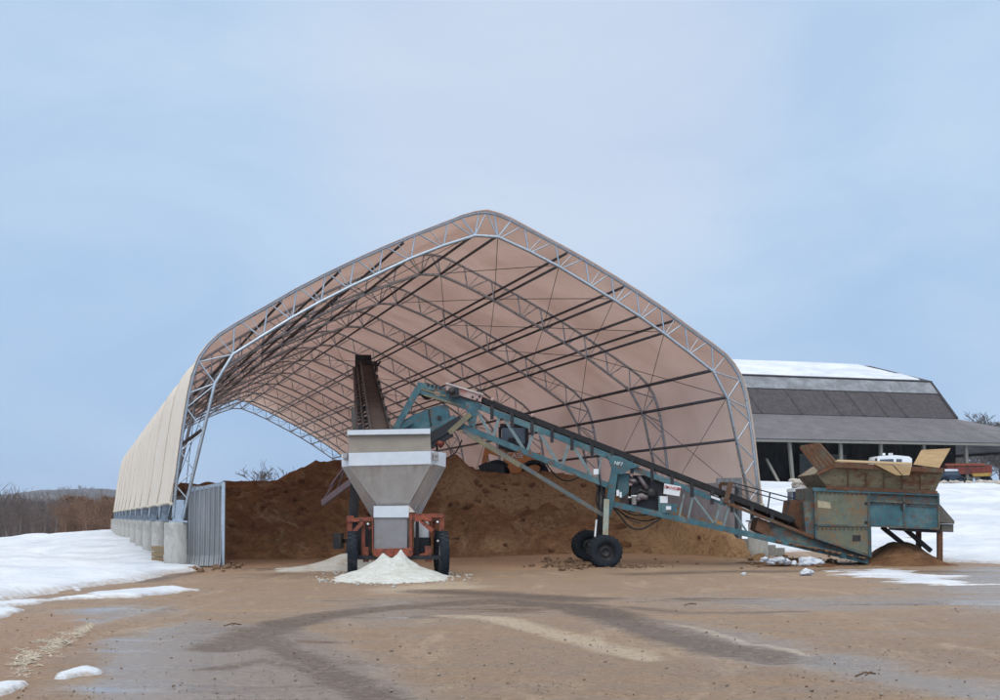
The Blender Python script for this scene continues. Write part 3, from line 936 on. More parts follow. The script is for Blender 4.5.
face = np.clip(t_, 0, 1) ** .92
z = np.where(t_ > 1, zc - .05 * np.clip(pv - vc, 0, 40) - .0, zc * face)
z = np.where(t_ < 0, .22 * np.exp(t_ * 3.0) * 0 - .25 * np.clip(-t_ * 2, 0, 1), z)
px_ = X0 + pu * CT - pv * ST; py_ = Y0 + pu * ST + pv * CT
base = height(px_, py_)
# slumps, tracks and lumps
amp = np.clip(t_ * 4, 0, 1) * np.clip(1.15 - t_ * .6, .35, 1)
z = z + amp * (.72 * fbm(pu / 1.7, pv / 1.0, 81, 6, .55) + .16 * fbm(pu / .4, pv / .4, 83, 4, .6))
z = z - amp * .45 * np.clip(1 - np.abs(t_ - .62 - .1 * fbm(pu / 3, pv / 9, 5, 2)) / .10, 0, 1) * smooth(.8, 2.5, pu) * (1 - smooth(6, 7.5, pu))
z = z + .10 * np.exp(-(t_ / .06) ** 2) * fbm(pu / .5, pv / .5, 91, 3)
z = base + np.maximum(z, -.3)
q0 = bl(0, 8, 0)
scr = 500 + F * px_ / py_
rill = fbm(pu / .55, pv / 3.5, 95, 4) * np.clip(t_ * 3, 0, 1) * np.clip(1.3 - t_, 0, 1)
z = z + .16 * rill
lit_sand = smooth(-1.5, 2.5, pu) * (.35 + .75 * np.clip(1 - np.abs(t_ - .72) / .28, 0, 1)) + .5 * smooth(5.5, 8, pu) + .35 * np.clip(1 - np.abs(t_ - .3) / .3, 0, 1) * (1 - smooth(-3, 0, pu))  # right slope painted lighter for its sunlit look, with the sandy bench
pile = grid_obj('sand_pile', px_, py_, z, M['pile'], dict(lit_sand=np.clip(lit_sand, 0, 1)), loc=tuple(q0))
rngp = random.Random(77); lumps = MB(); flat = list(zip(px_.ravel(), py_.ravel(), z.ravel(), t_.ravel()))
for k_ in range(900):
    x, y, zz_, tt_ = flat[rngp.randrange(len(flat))]
    if -.05 < tt_ < .9: lumps.rock((x, y, zz_ + .01), abs(rngp.gauss(.05, .06)) + .03, 5000 + k_)
solo('soil_lumps', lumps, M['pile'], tuple(q0), 'brown lumps that rolled down the face of the stockpile', 'lumps', kind='stuff')
tag(pile, 'huge brown sand and salt stockpile under the fabric roof', 'sand pile')

# ------------------------------------------------------------------ wheels
def wheel(parent, c, axis, Rr, w, name='wheel', rim_m=None, tread=22):
    prof_ = [(Rr * .56, -w * .42), (Rr * .66, -w * .5), (Rr * .88, -w * .5), (Rr * .965, -w * .40), (Rr, -w * .25), (Rr, w * .25), (Rr * .965, w * .40), (Rr * .88, w * .5), (Rr * .66, w * .5), (Rr * .56, w * .42)]
    ax = Vector(axis).normalized(); c = Vector(c)
    mb = MB().lathe(prof_, c, ax, 36)
    a = ax.cross(Vector((0, 0, 1))).normalized(); b = ax.cross(a)
    for k in range(tread):
        t0 = 2 * math.pi * k / tread
        for sd in (-1, 1):
            t1 = t0 + (math.pi / tread if sd > 0 else 0)
            e = a * math.cos(t1) + b * math.sin(t1); tg = ax.cross(e)
            mb.bar(c + e * Rr * .992 + ax * sd * w * .04, c + e * Rr * .985 + ax * sd * w * .44 + tg * .03, .06 * Rr * 1.3, .035, up=e)
    o = part(name, mb, M['rubber'], parent)
    rp = [(0, -w * .12), (Rr * .2, -w * .12), (Rr * .22, -w * .22), (Rr * .28, -w * .22), (Rr * .34, -w * .10), (Rr * .48, -w * .14), (Rr * .55, -w * .36), (Rr * .60, -w * .44), (Rr * .60, w * .44), (Rr * .5, w * .2), (Rr * .3, w * .15), (0, w * .15)]
    rmb = MB().lathe(rp, c, ax, 28)
    for k in range(8):
        t1 = 2 * math.pi * k / 8; e = a * math.cos(t1) + b * math.sin(t1)
        rmb.bar(c + e * Rr * .42 - ax * w * .20, c + e * Rr * .42 - ax * w * .10, .035, .035)
    part('rim', rmb, rim_m or M['black'], o)
    return o


# ------------------------------------------------------------------ hopper trailer with its climbing conveyor
hz = -math.tan(R(7)) 
ht = thing('hopper_conveyor', (-2.6, 33.4, 0), 'grey stainless hopper on an orange wheeled frame with a steep dirty belt behind', 'conveyor')
YF = 33.0
hop = MB()
fl, fr = at(349, 466, YF), at(431, 464, YF)
cl, cr = at(342.5, 467, YF + .45), at(445, 467, YF + .45)
bl0, br0 = cl + Vector((-.12, 2.2, 0)), cr + Vector((-.3, 2.2, 0))
dfl, dfr = at(378.6, 506, YF + .35), at(408.6, 505, YF + .35)
dcl, dcr = at(372.5, 517, YF + .62), at(419, 516, YF + .62)
dbl, dbr = at(372.5, 517, YF + .62) + Vector((0, 1.1, .1)), at(419, 516, YF + .62) + Vector((-.1, 1.1, .1))
hop.plate([fl, dfl, dfr, fr], .02)
hop.plate([cl, dcl, dfl, fl], .02); hop.plate([fr, dfr, dcr, cr], .02)
hop.plate([bl0, dbl, dcl, cl], .02); hop.plate([cr, dcr, dbr, br0], .02); hop.plate([br0, dbr, dbl, bl0], .02)
hopper = part('hopper', hop, M['stainless'], ht)
# ribs on the sloping corner
rb = MB()
for f_ in (.55, .72, .88, 1.0):
    rb.bar(fr.lerp(cr, f_) + Vector((0, -.02, 0)), dfr.lerp(dcr, f_) + Vector((0, -.02, 0)), .03, .03)
for f_ in (.0, 1.0): rb.bar(fl.lerp(cl, f_) + Vector((0, -.015, 0)), dfl.lerp(dcl, f_) + Vector((0, -.015, 0)), .025, .025)
rb.bar(fr + Vector((0, -.02, 0)), dfr + Vector((0, -.02, 0)), .03, .02)
part('rib', rb, M['stainless'], hopper)
wl = MB()
for f_ in (.33, .66): wl.bar(fl.lerp(fr, f_) + Vector((0, -.012, 0)), dfl.lerp(dfr, f_) + Vector((0, -.012, 0)), .014, .014)
wl.bar(fl.lerp(dfl, .5) + Vector((0, -.01, 0)), fr.lerp(dfr, .5) + Vector((0, -.01, 0)), .012, .012)
part('weld_seam', wl, M['taupe'], hopper)
# rim band and raised board
band_ = MB()
band_.plate([at(349, 453, YF - .03), fl + Vector((0, -.03, 0)), fr + Vector((0, -.03, 0)), at(431, 451, YF - .03)], .03)
band_.plate([at(342, 454, YF + .42), cl, fl, at(349, 453, YF)], .02); band_.plate([at(431, 451, YF), fr, cr, at(445.5, 453, YF + .42)], .02)
up = Vector((0, 0, at(0, 453, YF).z - at(0, 466, YF).z))
band_.plate([bl0 + up, bl0, cl, cl + up], .02); band_.plate([cr + up, cr, br0, br0 + up], .02); band_.plate([br0 + up, br0, bl0, bl0 + up], .02)
part('rim_band', band_, M['flange'], hopper)
bd = MB().plate([at(347.8, 434, YF + .10), at(349, 453, YF), at(431, 451, YF), at(430.3, 434, YF + .10)], .03)
board = part('raised_board', bd, M['taupe'], hopper)
part('top_flange', MB().plate([at(347.6, 430.5, YF + .05), at(347.8, 435.2, YF + .05), at(430.4, 434, YF + .05), at(430.2, 428.8, YF + .05)], .10), M['flange'], hopper)
pk = MB()
for x in (345.5, 436): pk.box(at(x - 2.6, 460, YF - .05), at(x + 2.6, 453.5, YF + .2))
pk.bar(at(431.5, 466, YF - .02), at(431.0, 450, YF - .02), .03, .05)
pk.box(at(434, 455.5, YF - .12), at(438, 452, YF - .04)); pk.box(at(343.5, 458, YF - .12), at(347.5, 455.5, YF - .04))
part('latch_post', pk, M['stainless'], hopper)
# outlet chute
ch = MB(); ch.box(at(374, 549, YF + .18), at(409, 517, YF + .9))
chute = part('outlet_chute', ch, M['chute_steel'], ht)
part('chute_flange', MB().box(at(373.6, 517.5, YF + .13), at(409, 506, YF + .23)), M['flange'], chute)
lp = MB().pix([(373, 549), (412, 548), (412.5, 554), (411, 556.5), (376, 557), (373, 555)], YF + .08, .9)
lp.box(at(409.6, 548, YF + .1), at(412.3, 514, YF + .25)); lp.box(at(372, 549, YF + .1), at(373.8, 520, YF + .25))
lp.bar(at(393, 549, YF + .05), at(393, 552, YF + .05), .05, .05)
part('chute_lip', lp, M['orange'], chute)
# orange frame
fr_ = MB()
D = Vector((hz, 1, 0))
def fb(x0, y0, x1, y1, w, dy=0.25, m=None): (m or fr_).bar(at(x0, y0, YF + dy), at(x1, y1, YF + dy), w, w)
fb(349, 520, 374, 519, .10); fb(409, 516, 443, 515.5, .10)
fb(350.5, 518, 350.5, 536, .09, .3); fb(441.8, 514, 441.8, 531, .12, .3)
fb(352, 534, 363, 522, .09, .2); fb(421, 521, 433, 531, .10, .2); fb(412, 519, 432, 518, .14, .22)
fb(363.5, 520, 363.5, 558, .09, .35); fb(428.5, 546, 428.5, 562, .16, .3); fb(366, 547, 366, 562, .14, .3)
fb(420, 556, 431, 554, .1, .3); fb(369, 529, 374, 524, .07, .35)
for x in (351, 441):
    p = at(x, 519, YF + .25); fr_.bar(p, p + D * 6.5, .14, .16)
    for k_ in (2.2, 4.2, 6.2): fr_.bar(p + D * k_, p + D * k_ + Vector((0, 0, -.7)), .09, .09)
part('frame', fr_, M['orange'], ht)
ax_ = MB(); ax_.bar(at(351, 557.5, YF + .25), at(441, 557.5, YF + .25), .1, .1)
ax_.bar(at(351, 557.5, YF + .25) + D * 1.35, at(441, 557.5, YF + .25) + D * 1.35, .1, .1)
part('axle', ax_, M['black'], ht)
eng = MB(); eng.box(at(414, 556, YF + 1.0), at(431, 537, YF + 1.9)); eng.box(at(415.5, 556, YF + .6), at(419, 516, YF + .7))
eng.box(at(354, 556, YF + 1.2), at(372, 524, YF + 2.0))
part('engine', eng, M['black'], ht)
tbx = MB(); tbx.box(at(333, 549, YF + 2.6), at(344, 533, YF + 3.3)); tbx.bar(at(344, 541, YF + 2.9), at(353, 541, YF + 2.4), .1, .1)
part('tool_box', tbx, M['black'], ht)
tk = MB(); tk.lathe([(0, -.24), (.17, -.24), (.19, -.2), (.19, .2), (.17, .24), (0, .24)], at(421.5, 531, YF + 1.2), (0, 0, 1), 16)
part('tank', tk, M['white'], ht)
wa = Vector((1, -hz, 0))
for x, yb in ((352.5, 579), (443.5, 576.5)):
    for k_ in (0, 1.35):
        p = at(x, 557, YF + .15) + D * k_; p.z = .55 - .02
        wheel(ht, p, -wa, .56, .23, rim_m=M['flange'])
lamp = MB()
for x, y in ((368, 524), (437.5, 522), (438, 541)): lamp.lathe([(0, -.03), (.026, -.03), (.03, .02), (0, .02)], at(x, y, YF + .12), (0, 1, 0), 12)
part('reflector', lamp, M['white'], ht)
# belt climbing back and up
b1 = at(363.2, 365, 60.0); b0 = at(374, 430, 36.5); b0 = b0 + (b0 - b1) * (2.3 / 23.5)
dv = (b1 - b0).normalized(); rt = dv.cross(Vector((0, 0, 1))).normalized(); upv = rt.cross(dv).normalized()
W = .40
bt = MB().bar(b0 + rt * .14, b1 + rt * .14, .48, .05, up=upv)
cf = MB(); Lc = (b1 - b0).length; nn = 26
for a_, b_, w_, h_ in ((.41, .06, .06, .26), (-.12, .06, .05, .24), (-.44, -.12, .07, .10), (-.28, -.02, .04, .05), (.40, -.50, .07, .09)):
    cf.bar(b0 + rt * a_ + upv * b_, b1 + rt * a_ + upv * b_, w_, h_, up=upv)
for i in range(nn):
    p = b0 + dv * Lc * i / nn; q = b0 + dv * Lc * (i + .5) / nn; e = b0 + dv * Lc * (i + 1) / nn
    cf.bar(p + rt * -.44 - upv * .12, q + rt * -.13, .06, .05); cf.bar(q + rt * -.13, e + rt * -.44 - upv * .12, .06, .05)
    cf.bar(p + rt * .40, q + rt * .40 - upv * .5, .04, .04); cf.bar(q + rt * .40 - upv * .5, e + rt * .40, .04, .04)
for i in range(9):
    p = b0 + dv * Lc * i / 9; cf.bar(p - rt * .34 - upv * .1, p + rt * .34 - upv * .1, .05, .05)
    cf.bar(p + rt * .42 + upv * .05, p + rt * .42 + upv * .28, .07, .07)
cframe = part('conveyor_frame', cf, M['black'], ht)
part('belt', bt, M['belt_dirty'], ht)
hd = MB().lathe([(0, -.36), (.2, -.36), (.2, .36), (0, .36)], b1 + dv * .05, rt, 16)
hd.bar(b1 + dv * .1 + rt * -.36 + upv * .2, b1 + dv * .1 + rt * .36 + upv * .2, .1, .5, up=upv)
hd.box(b1 + rt * .36 + Vector((0, -.6, -.3)), b1 + rt * .36 + Vector((.3, .1, .1)))
hd.bar(b1 + rt * .36 + Vector((.2, -.3, -.2)), b1 + rt * .36 + Vector((.45, -.4, .12)), .06, .06)
part('head_drum', hd, M['black'], ht)
lg = MB()
for s in (-1, 1):
    p = b0.lerp(b1, .38) + rt * s * .36; g_ = Vector((p.x + s * .3, p.y - .6, .1)); lg.bar(p, g_, .10, .10)
    p2 = b0.lerp(b1, .12) + rt * s * .36; lg.bar(p2, Vector((p2.x + s * .15, p2.y - .2, .45)), .12, .12)
lg.bar(at(354, 470, 35.2), at(354, 573, 35.2), .16, .2); lg.bar(at(353, 408, 39), at(354.5, 432, 38.5), .10, .1)
part('support_leg', lg, M['black'], ht)
bo = MB(); bo.bar(at(323, 503, 37.5), at(358, 477, 35.8), .10, .17); bo.bar(at(330, 487, 37.2), at(344, 468, 36.2), .05, .05)
bo.bar(at(323, 501, 37.5), at(334, 484, 37.0), .04, .04); bo.bar(at(336, 494, 36.9), at(345, 469, 36.2), .04, .04)
part('side_boom', bo, simple('dull_plum_paint', (.13, .085, .095), .6, 0, .3, 2), ht)

# salt heap under the chute
sx, sy = np.meshgrid(np.arange(-4.6, -.4, .035), np.arange(28.0, 35.5, .05))
c1, c2 = at(383, 553.5, 32.55), at(401, 553.5, 32.55)
def cone(c, k): return c.z * np.exp(-np.hypot((sx - c.x), (sy - c.y) * .72) / k) * 1.02 + 0 * sx
zz = np.maximum(cone(c1, .44), cone(c2, .49)); zz = zz + -.02 * np.exp(-np.hypot(sx - c1.x, sy - c1.y) / .10) + .05 * np.exp(-np.hypot(sx - c2.x, sy - c2.y) / .10); zz = zz * .88 + .15 * np.exp(-(np.hypot((sx - (c1.x + c2.x) / 2) / 1.4, (sy - 31.8) / 2.6)) ** 2); zz = zz + .35 * np.minimum(cone(c1, .62), cone(c2, .68)) * np.exp(-((sx - (c1.x + c2.x) / 2) / .3) ** 2) * .2
rad = np.hypot((sx - (c1.x + c2.x) / 2) / 1.75, (sy - 32.0) / 3.6)
zz = zz * (1 + .10 * fbm(sx / .5, sy / .8, 4, 5)) - .09 * smooth(.6, 1.0, rad + .12 * fbm(sx / .4, sy / .5, 8, 4)) - .05
zz = zz + .025 * fbm(sx / .12, sy / .16, 14, 4)
o = grid_obj('salt_pile', sx, sy, height(sx, sy) + zz, M['salt'], keep=zz > -.03, loc=(-2.5, 32.4, 0))
rs2 = random.Random(21); sl = MB()
for k_ in range(150):
    a_ = rs2.uniform(0, 6.283); d_ = rs2.gauss(1.0, .12); x = -2.6 + math.cos(a_) * 1.65 * d_; y = 32.2 + math.sin(a_) * 3.0 * d_
    sl.rock((x, y, h1(x, y) + .01), rs2.uniform(.012, .05), 8200 + k_)
solo('salt_crumbs', sl, M['salt_dirty'], (-2.6, 32.2, 0), 'dirty salt crumbs scattered round the foot of the white heap', 'crumbs', kind='stuff')
tag(o, 'white road salt heap with two peaks under the hopper chute', 'salt pile')
sx, sy = np.meshgrid(np.arange(-7.6, -3.6, .05), np.arange(33.5, 41.5, .08))
zz = .40 * np.exp(-(np.hypot((sx + 4.35) / .85, (sy - 38.2) / 1.3)) ** 1.6) + .07 * np.exp(-(np.hypot((sx + 5.4) / 1.5, (sy - 37) / 1.5)) ** 2) - .05
zz = zz + .05 * fbm(sx / .5, sy / .6, 6, 5)
o = grid_obj('salt_pile', sx, sy, height(sx, sy) + zz, M['salt_dirty'], keep=zz > -.03, loc=(-4.4, 38.2, 0))
tag(o, 'low dirty salt heap left of the hopper trailer wheel', 'salt pile')

# ------------------------------------------------------------------ teal stacking conveyor with its feeder
YN, YFAR = 39.9, 40.95
sc_ = thing('stacking_conveyor', (*at(700, 560, 40.4)[:2], 0), 'long teal lattice stacking conveyor on dual tyres with a rusty feeder at its low end', 'conveyor')
TOP = [(470, 403), (503, 416), (533, 428), (569, 441), (612, 457.5)]
BOT = [(462, 427), (493, 438), (527, 452.5), (569, 469.5), (612, 487)]


def side(mb, pts, w, h, Y):
    for a, b in zip(pts[:-1], pts[1:]): mb.bar(at(*a, Y), at(*b, Y), w, h, up=(0, 0, 1), ext=.02)


def tr_(tr, Y):
    tr.bar(at(468, 402.5, Y), at(616, 459, Y), .10, .18); tr.bar(at(460, 425.5, Y), at(614, 488, Y), .10, .17)
    tr.bar(at(616, 462, Y), at(726, 503.5, Y), .10, .16); tr.bar(at(608, 503, Y), at(868, 561, Y), .10, .17)
trusses = parts('boom_truss', (YN, YFAR), tr_, M['teal'], sc_); truss = trusses[0]
def wb_(wb, Y):
    for a, b in (((478, 412), (491, 436)), ((499.5, 416), (493, 438)), ((504.5, 419), (525, 451)), ((534, 430), (527, 452)), ((539, 432), (558, 463)), ((569, 444), (562, 466)),
                 ((574, 447), (594, 480)), ((602, 455), (597, 480))):
        wb.bar(at(*a, Y), at(*b, Y), .045, .09)
    for a, b in (((684, 494), (679, 517)), ((693, 495), (688, 519)), ((694, 497), (716, 526)), ((720, 505), (714, 526)), ((729, 506), (723, 528)), ((731, 508), (747, 532))):
        wb.bar(at(*a, Y), at(*b, Y), .04, .06)
M['angle'] = simple('grey_teal_angle', (.20, .27, .28), .6, 0, .3, 2, c2=RUST, lo=.56, hi=.68)
for Y, tp in zip((YN, YFAR), trusses): parts('lattice', (Y,), wb_, M['angle'], tp)
for x, yt, yb in ((485, 408, 434), (520, 422, 448), (555, 436, 463), (590, 450, 478), (690, 491, 519), (722, 504, 527)):
    part('cross_tie', MB().bar(at(x, yt, YN), at(x, yt, YFAR), .07, .07), M['angle'], truss); part('cross_tie', MB().bar(at(x, yb, YN), at(x, yb, YFAR), .07, .07), M['angle'], truss)
# belt and idler stands above the truss
be = MB(); be.bar(at(478, 399.5, 40.42), at(792, 521, 40.42), .95, .10, up=(0, 0, 1))
for Y in (YN + .02, YFAR - .02): be.bar(at(480, 399, Y), at(792, 520, Y), .05, .17)
belt2 = part('belt', be, M['belt'], sc_)
idl = MB()
for k_ in range(15):
    x = 492 + k_ * 20; y = 399 + (x - 478) * .387 + 6
    for Y in (YN, YFAR): idl.bar(at(x, y - 6, Y - .03), at(x, y + 9, Y - .03), .10, .06)
    idl.bar(at(x, y - 3, YN), at(x, y - 3, YFAR), .10, .10)
part('idler', idl, M['black'], belt2)
cap_ = MB()
for x, y in ((492.5, 399.5), (532.5, 415.5)): cap_.lathe([(0, -.05), (.05, -.05), (.06, .0), (.05, .05), (0, .05)], at(x, y, YN - .05), (0, 1, 0), 10)
part('idler_cap', cap_, M['pinkish'], belt2)
# head end
hdm = MB()
hdm.bar(at(419, 385, YN), at(447, 391, YN), .08, .16); hdm.bar(at(419, 391.5, YN), at(470, 409, YN), .08, .12)
hdm.bar(at(419, 385, YFAR), at(447, 391, YFAR), .08, .16); hdm.bar(at(419, 391.5, YFAR), at(470, 409, YFAR), .08, .12)
hdm.pix([(417.5, 384), (420, 382), (422, 393), (418, 394.5)], YN - .06, .1)
hdm.pix([(440, 389), (470, 399), (470, 410), (440, 399)], YN - .02, .06)
hdm.pix([(465, 402), (479.5, 402.5), (475, 427), (468.5, 425)], YN - .10, .08)
hdm.pix([(465, 402), (479.5, 402.5), (475, 427), (468.5, 425)], YFAR, .08)
hdm.bar(at(419, 384, YN), at(419, 384, YFAR), .1, .1)
head = part('head_frame', hdm, M['teal'], sc_)
hy_ = MB(); hy_.bar(at(421, 388.8, YN - .01), at(446, 396.5, YN - .01), .08, .05); hy_.bar(at(424, 394.8, YN - .05), at(460, 405.5, YN - .05), .05, .06)
part('wear_strip', hy_, M['yellow_steel'], head)
part('head_drum', MB().lathe([(0, 0), (.22, 0), (.22, .9), (0, .9)], at(426, 390, YN + .08), (0, 1, 0), 20), M['black'], head)
gd = MB().pix([(446, 383), (482.5, 394), (481, 402), (458, 395), (446, 390)], YN - .16, .55)
gb = part('drive_guard', gd, M['pinkish'], head)
part('guard_edge', MB().bar(at(446, 383.2, YN - .15), at(483, 394.5, YN - .15), .1, .05), simple('pale_guard_edge', (.62, .55, .50), .6), gb)
dm = MB().lathe([(0, -.02), (.09, -.02), (.12, .05), (.12, .22), (0, .22)], at(452, 391, YN - .4), (0, 1, 0), 14); dm.box(at(449, 397, YN - .38), at(459, 388.5, YN - .17))
for x in (427, 431, 435, 439): dm.box(at(x, 386.5 + (x - 427) * .25, YN - .05), at(x + 3, 384.2 + (x - 427) * .25, YN + .2))
part('drive_motor', dm, M['black'], head)
bx = MB(); [bx.lathe([(0, 0), (.035, 0), (.035, .02), (0, .02)], at(x, y, YN - .18), (0, 1, 0), 8) for x, y in ((472.5, 397), (477, 399.5), (479.5, 396.5))]
part('bolt', bx, M['black'], gb)
parts('chute_arm', (YN - .05, YFAR), lambda mb, Y: mb.bar(at(418.5, 388, Y), at(395.5, 429, Y), .08, .19, up=(1, 0, 0)), M['teal'], sc_)
hood_pts = [(398, 428), (403.5, 420.5), (413, 415), (427.5, 409), (438, 405.4), (445, 404.6), (448, 408), (449.5, 415), (445, 423), (436, 428.5), (430, 436), (398, 440)]
hood = part('discharge_hood', MB().pix(hood_pts, YN + .05, .95), M['teal'], sc_)
hs = MB().pix([(428, 409.5), (429.2, 409), (432.3, 430), (431, 431)], YN + .02, .06); hs.box(at(437.5, 419.5, YN + .0), at(441, 416, YN + .06))
part('hood_seam', hs, M['black'], hood)
lo = MB(); lo.bar(at(386, 434, YN - .02), at(412, 421, YN - .02), .06, .18); lo.bar(at(428, 432.5, YN - .08), at(456, 417.5, YN - .08), .08, .20)
part('chute_rail', lo, M['teal'], sc_)
un = MB(); un.bar(at(428, 440, YN + .1), at(462, 420, YN + .1), .5, .28); un.bar(at(430, 446, YN + .05), at(452, 433, YN + .05), .3, .2)
un.bar(at(437, 446, YN + .3), at(437, 460, YN + .3), .06, .06)
part('chute_bottom', un, M['black'], sc_)
part('red_valve', MB().rock(at(440, 443.5, YN - .1), .13, 4), M['dark_red'], sc_)
yb_ = MB().bar(at(449, 433, YN - .15), at(470.5, 414, YN - .15), .07, .15); yb_.bar(at(468, 434, YN - .10), at(520, 466, YN - .10), .1, .13)
part('wear_bar', yb_, M['yellow_steel'], sc_)
parts('brace', (YN - .04, YFAR + .04), lambda mb, Y: mb.bar(at(463, 430, Y), at(603, 515, Y), .09, .12), simple('blue_grey_brace', (.12, .15, .16), .6, 0, .3, 2, c2=(.17, .14, .10), lo=.5, hi=.62), sc_)
# mast, legs, tyres
gus = [(607, 455), (620, 456.5), (641, 466.5), (630, 469), (624, 474), (618, 474), (612, 470)]
def ms_(ms, Y):
    ms.pix(gus, Y - .01, .10)
    ms.pix([(611.5, 469), (618.5, 469), (613, 507), (610, 517), (603.5, 517), (606, 503)], Y, .14)
mast = parts('mast', (YN - .13, YFAR + .05), ms_, M['teal'], sc_)[0]
part('lettering', text_mb('NF7', .15, at(618.5, 463.8, YN - .15), (1, 0, -.22), (.22, 0, 1)), M['white'], mast)
def lg2_(lg2, Yd):
    Y, dy = Yd
    p = at(606.5, 514, Y); q = Vector((p.x - .12, Y + dy * .75, .50)); lg2.bar(p + Vector((0, 0, .4)), q, .16, .16, up=(1, 0, 0))
    
parts('leg', ((YN - .10, -1.2), (YFAR + .08, 1.3)), lg2_, simple('pale_green_leg', (.24, .28, .24), .6, 0, .3, 2, c2=(.22, .17, .11), lo=.48, hi=.62), sc_)
def cyl_(cyl, Y):
    cyl.tube([at(602, 483, Y), at(599.5, 548, Y)], .11, 10); cyl.bar(at(607, 500, Y + .1), at(603, 548, Y + .1), .13, .13)
parts('hydraulic_cylinder', (YN + .15, YFAR - .1), cyl_, M['black'], sc_)
rod = MB().tube([at(596.5, 520, YN - .12), at(594, 548, YN - .5)], .03, 8)
part('cylinder_rod', rod, M['flange'], sc_)
axl = MB().bar((3.0, 38.4, .5), (2.78, 42.4, .58), .16, .16)
part('axle', axl, M['black'], sc_)
axd = Vector((.055, -1, 0))
for p in ((3.01, 38.25, .455), (2.98, 38.75, .455), (2.78, 42.0, .56), (2.74, 42.5, .56)):
    wheel(sc_, Vector(p), axd * -1, .47, .36, rim_m=M['black'])
# engine bay
po = MB().pix([(618.5, 473), (630, 473.5), (628.5, 492), (622, 498), (617, 494)], YN + .1, .6)
part('fuel_tank', po, M['teal'], sc_)
en = MB(); en.box(at(631, 512, YN + .2), at(660, 486, YFAR - .1)); en.box(at(634, 486, YN + .3), at(650, 476, YFAR - .2)); en.box(at(650, 500, YN + .15), at(664, 480, YFAR - .2))
en.tube([at(634, 498, YN + .1), at(640, 490, YN + .05), at(649, 494, YN + .1)], .05, 8); en.lathe([(0, 0), (.16, 0), (.16, .12), (0, .12)], at(652, 493, YN + .05), (0, 1, 0), 14)
en.tube([at(628, 475, YN + .2), at(636, 484, YN + .05), at(643, 478, YN + .2)], .045, 8)
engine = part('engine', en, M['black'], sc_)
ep = MB(); ep.tube([at(639, 476, YN + .1), at(647, 489, YN + .1)], .07, 8); ep.rock(at(632.5, 481, YN + .1), .12, 3); ep.rock(at(642, 497, YN + .05), .16, 8)
ep.rock(at(638, 499, YN), .1, 18)
part('engine_fitting', ep, simple('greasy_alloy', (.28, .24, .25), .5, .4, .5, 6), engine)
fi = MB().lathe([(0, -.14), (.07, -.14), (.07, .1), (.09, .1), (.09, .14), (0, .14)], at(634, 500, YN - .02), (0, 0, 1), 12); fi.box(at(628, 498, YN), at(637, 496.6, YN + .06))
part('oil_filter', fi, M['white'], engine)
vl = MB(); vl.box(at(616.5, 496, YN - .16), at(619, 490, YN - .14)); vl.box(at(619.6, 497.5, YN - .16), at(621.6, 492, YN - .14))
part('decal', vl, M['white'], mast)
bt_ = MB(); bt_.box(at(658.5, 512, YN - .05), at(661.5, 496, YN + .05)); part('bay_post', bt_, M['teal'], sc_)
bb_ = part('battery_box', MB().box(at(662, 513, YN - .08), at(675, 504, YN + .4)), M['teal'], sc_)
part('decal', MB().box(at(666, 509.8, YN - .10), at(671, 506.2, YN - .082)), M['white'], bb_)
jb = MB().box(at(660, 503, YN - .08), at(667, 496.2, YN + .1)); part('white_box', jb, M['white'], sc_)
sg = MB().pix([(664.5, 483.5), (681, 486.5), (679.5, 496.3), (663.5, 493.8)], YN - .16, .06)
sign = part('warning_sign', sg, M['white'], sc_)
part('lettering', text_mb('DANGER', .125, at(672.8, 488.2, YN - .17), (1, 0, -.17), (.17, 0, 1), .006), M['red_ink'], sign)
sgk = MB(); sgk.box(at(666.2, 488.6, YN - .166), at(668.0, 486.0, YN - .16)); sgk.box(at(678.0, 490.2, YN - .166), at(679.4, 487.8, YN - .16))
part('sign_mark', sgk, M['black'], sign)
part('decal', MB().pix([(711, 495.5), (720, 498.8), (720, 501), (711, 497.8)], YN - .08, .02), M['white'], truss)
# hoses
hs = MB()
def hose(pl, Y, r=.022):
    pts = [at(*p, Y) for p in pl]; out = []
    for i in range(len(pts) - 1):
        p0 = pts[max(i - 1, 0)]; p1 = pts[i]; p2 = pts[i + 1]; p3 = pts[min(i + 2, len(pts) - 1)]
        for k_ in range(5):
            t1 = k_ / 5
            out.append(.5 * ((2 * p1) + (p2 - p0) * t1 + (2 * p0 - 5 * p1 + 4 * p2 - p3) * t1 ** 2 + (3 * p1 - p0 - 3 * p2 + p3) * t1 ** 3))
    out.append(pts[-1]); hs.tube(out, r, 6)
hose([(612, 506), (620, 516), (630, 527), (642, 529), (655, 522), (664, 516)], YN, .03)
hose([(616, 508), (628, 517), (645, 521), (660, 517)], YN + .3); hose([(622, 510), (634, 515), (648, 515)], YN + .1); hose([(618, 510), (630, 520), (640, 523)], YN + .2, .016)
hose([(545, 462), (556, 476), (566, 481), (575, 479), (584, 474)], YN + .4); hose([(431, 452), (442, 459), (455, 453), (462, 440)], YN + .3)
hose([(593, 478), (598, 488), (596, 500), (600, 512)], YN, .03); hose([(599, 474), (601, 486), (605, 498), (603, 512)], YN - .05, .025)
part('hose', hs, M['belt'], sc_)
lt = MB(); lt.box(at(593.5, 474.5, YN - .05), at(598, 469, YN + .1)); part('work_lamp', lt, M['white'], sc_)
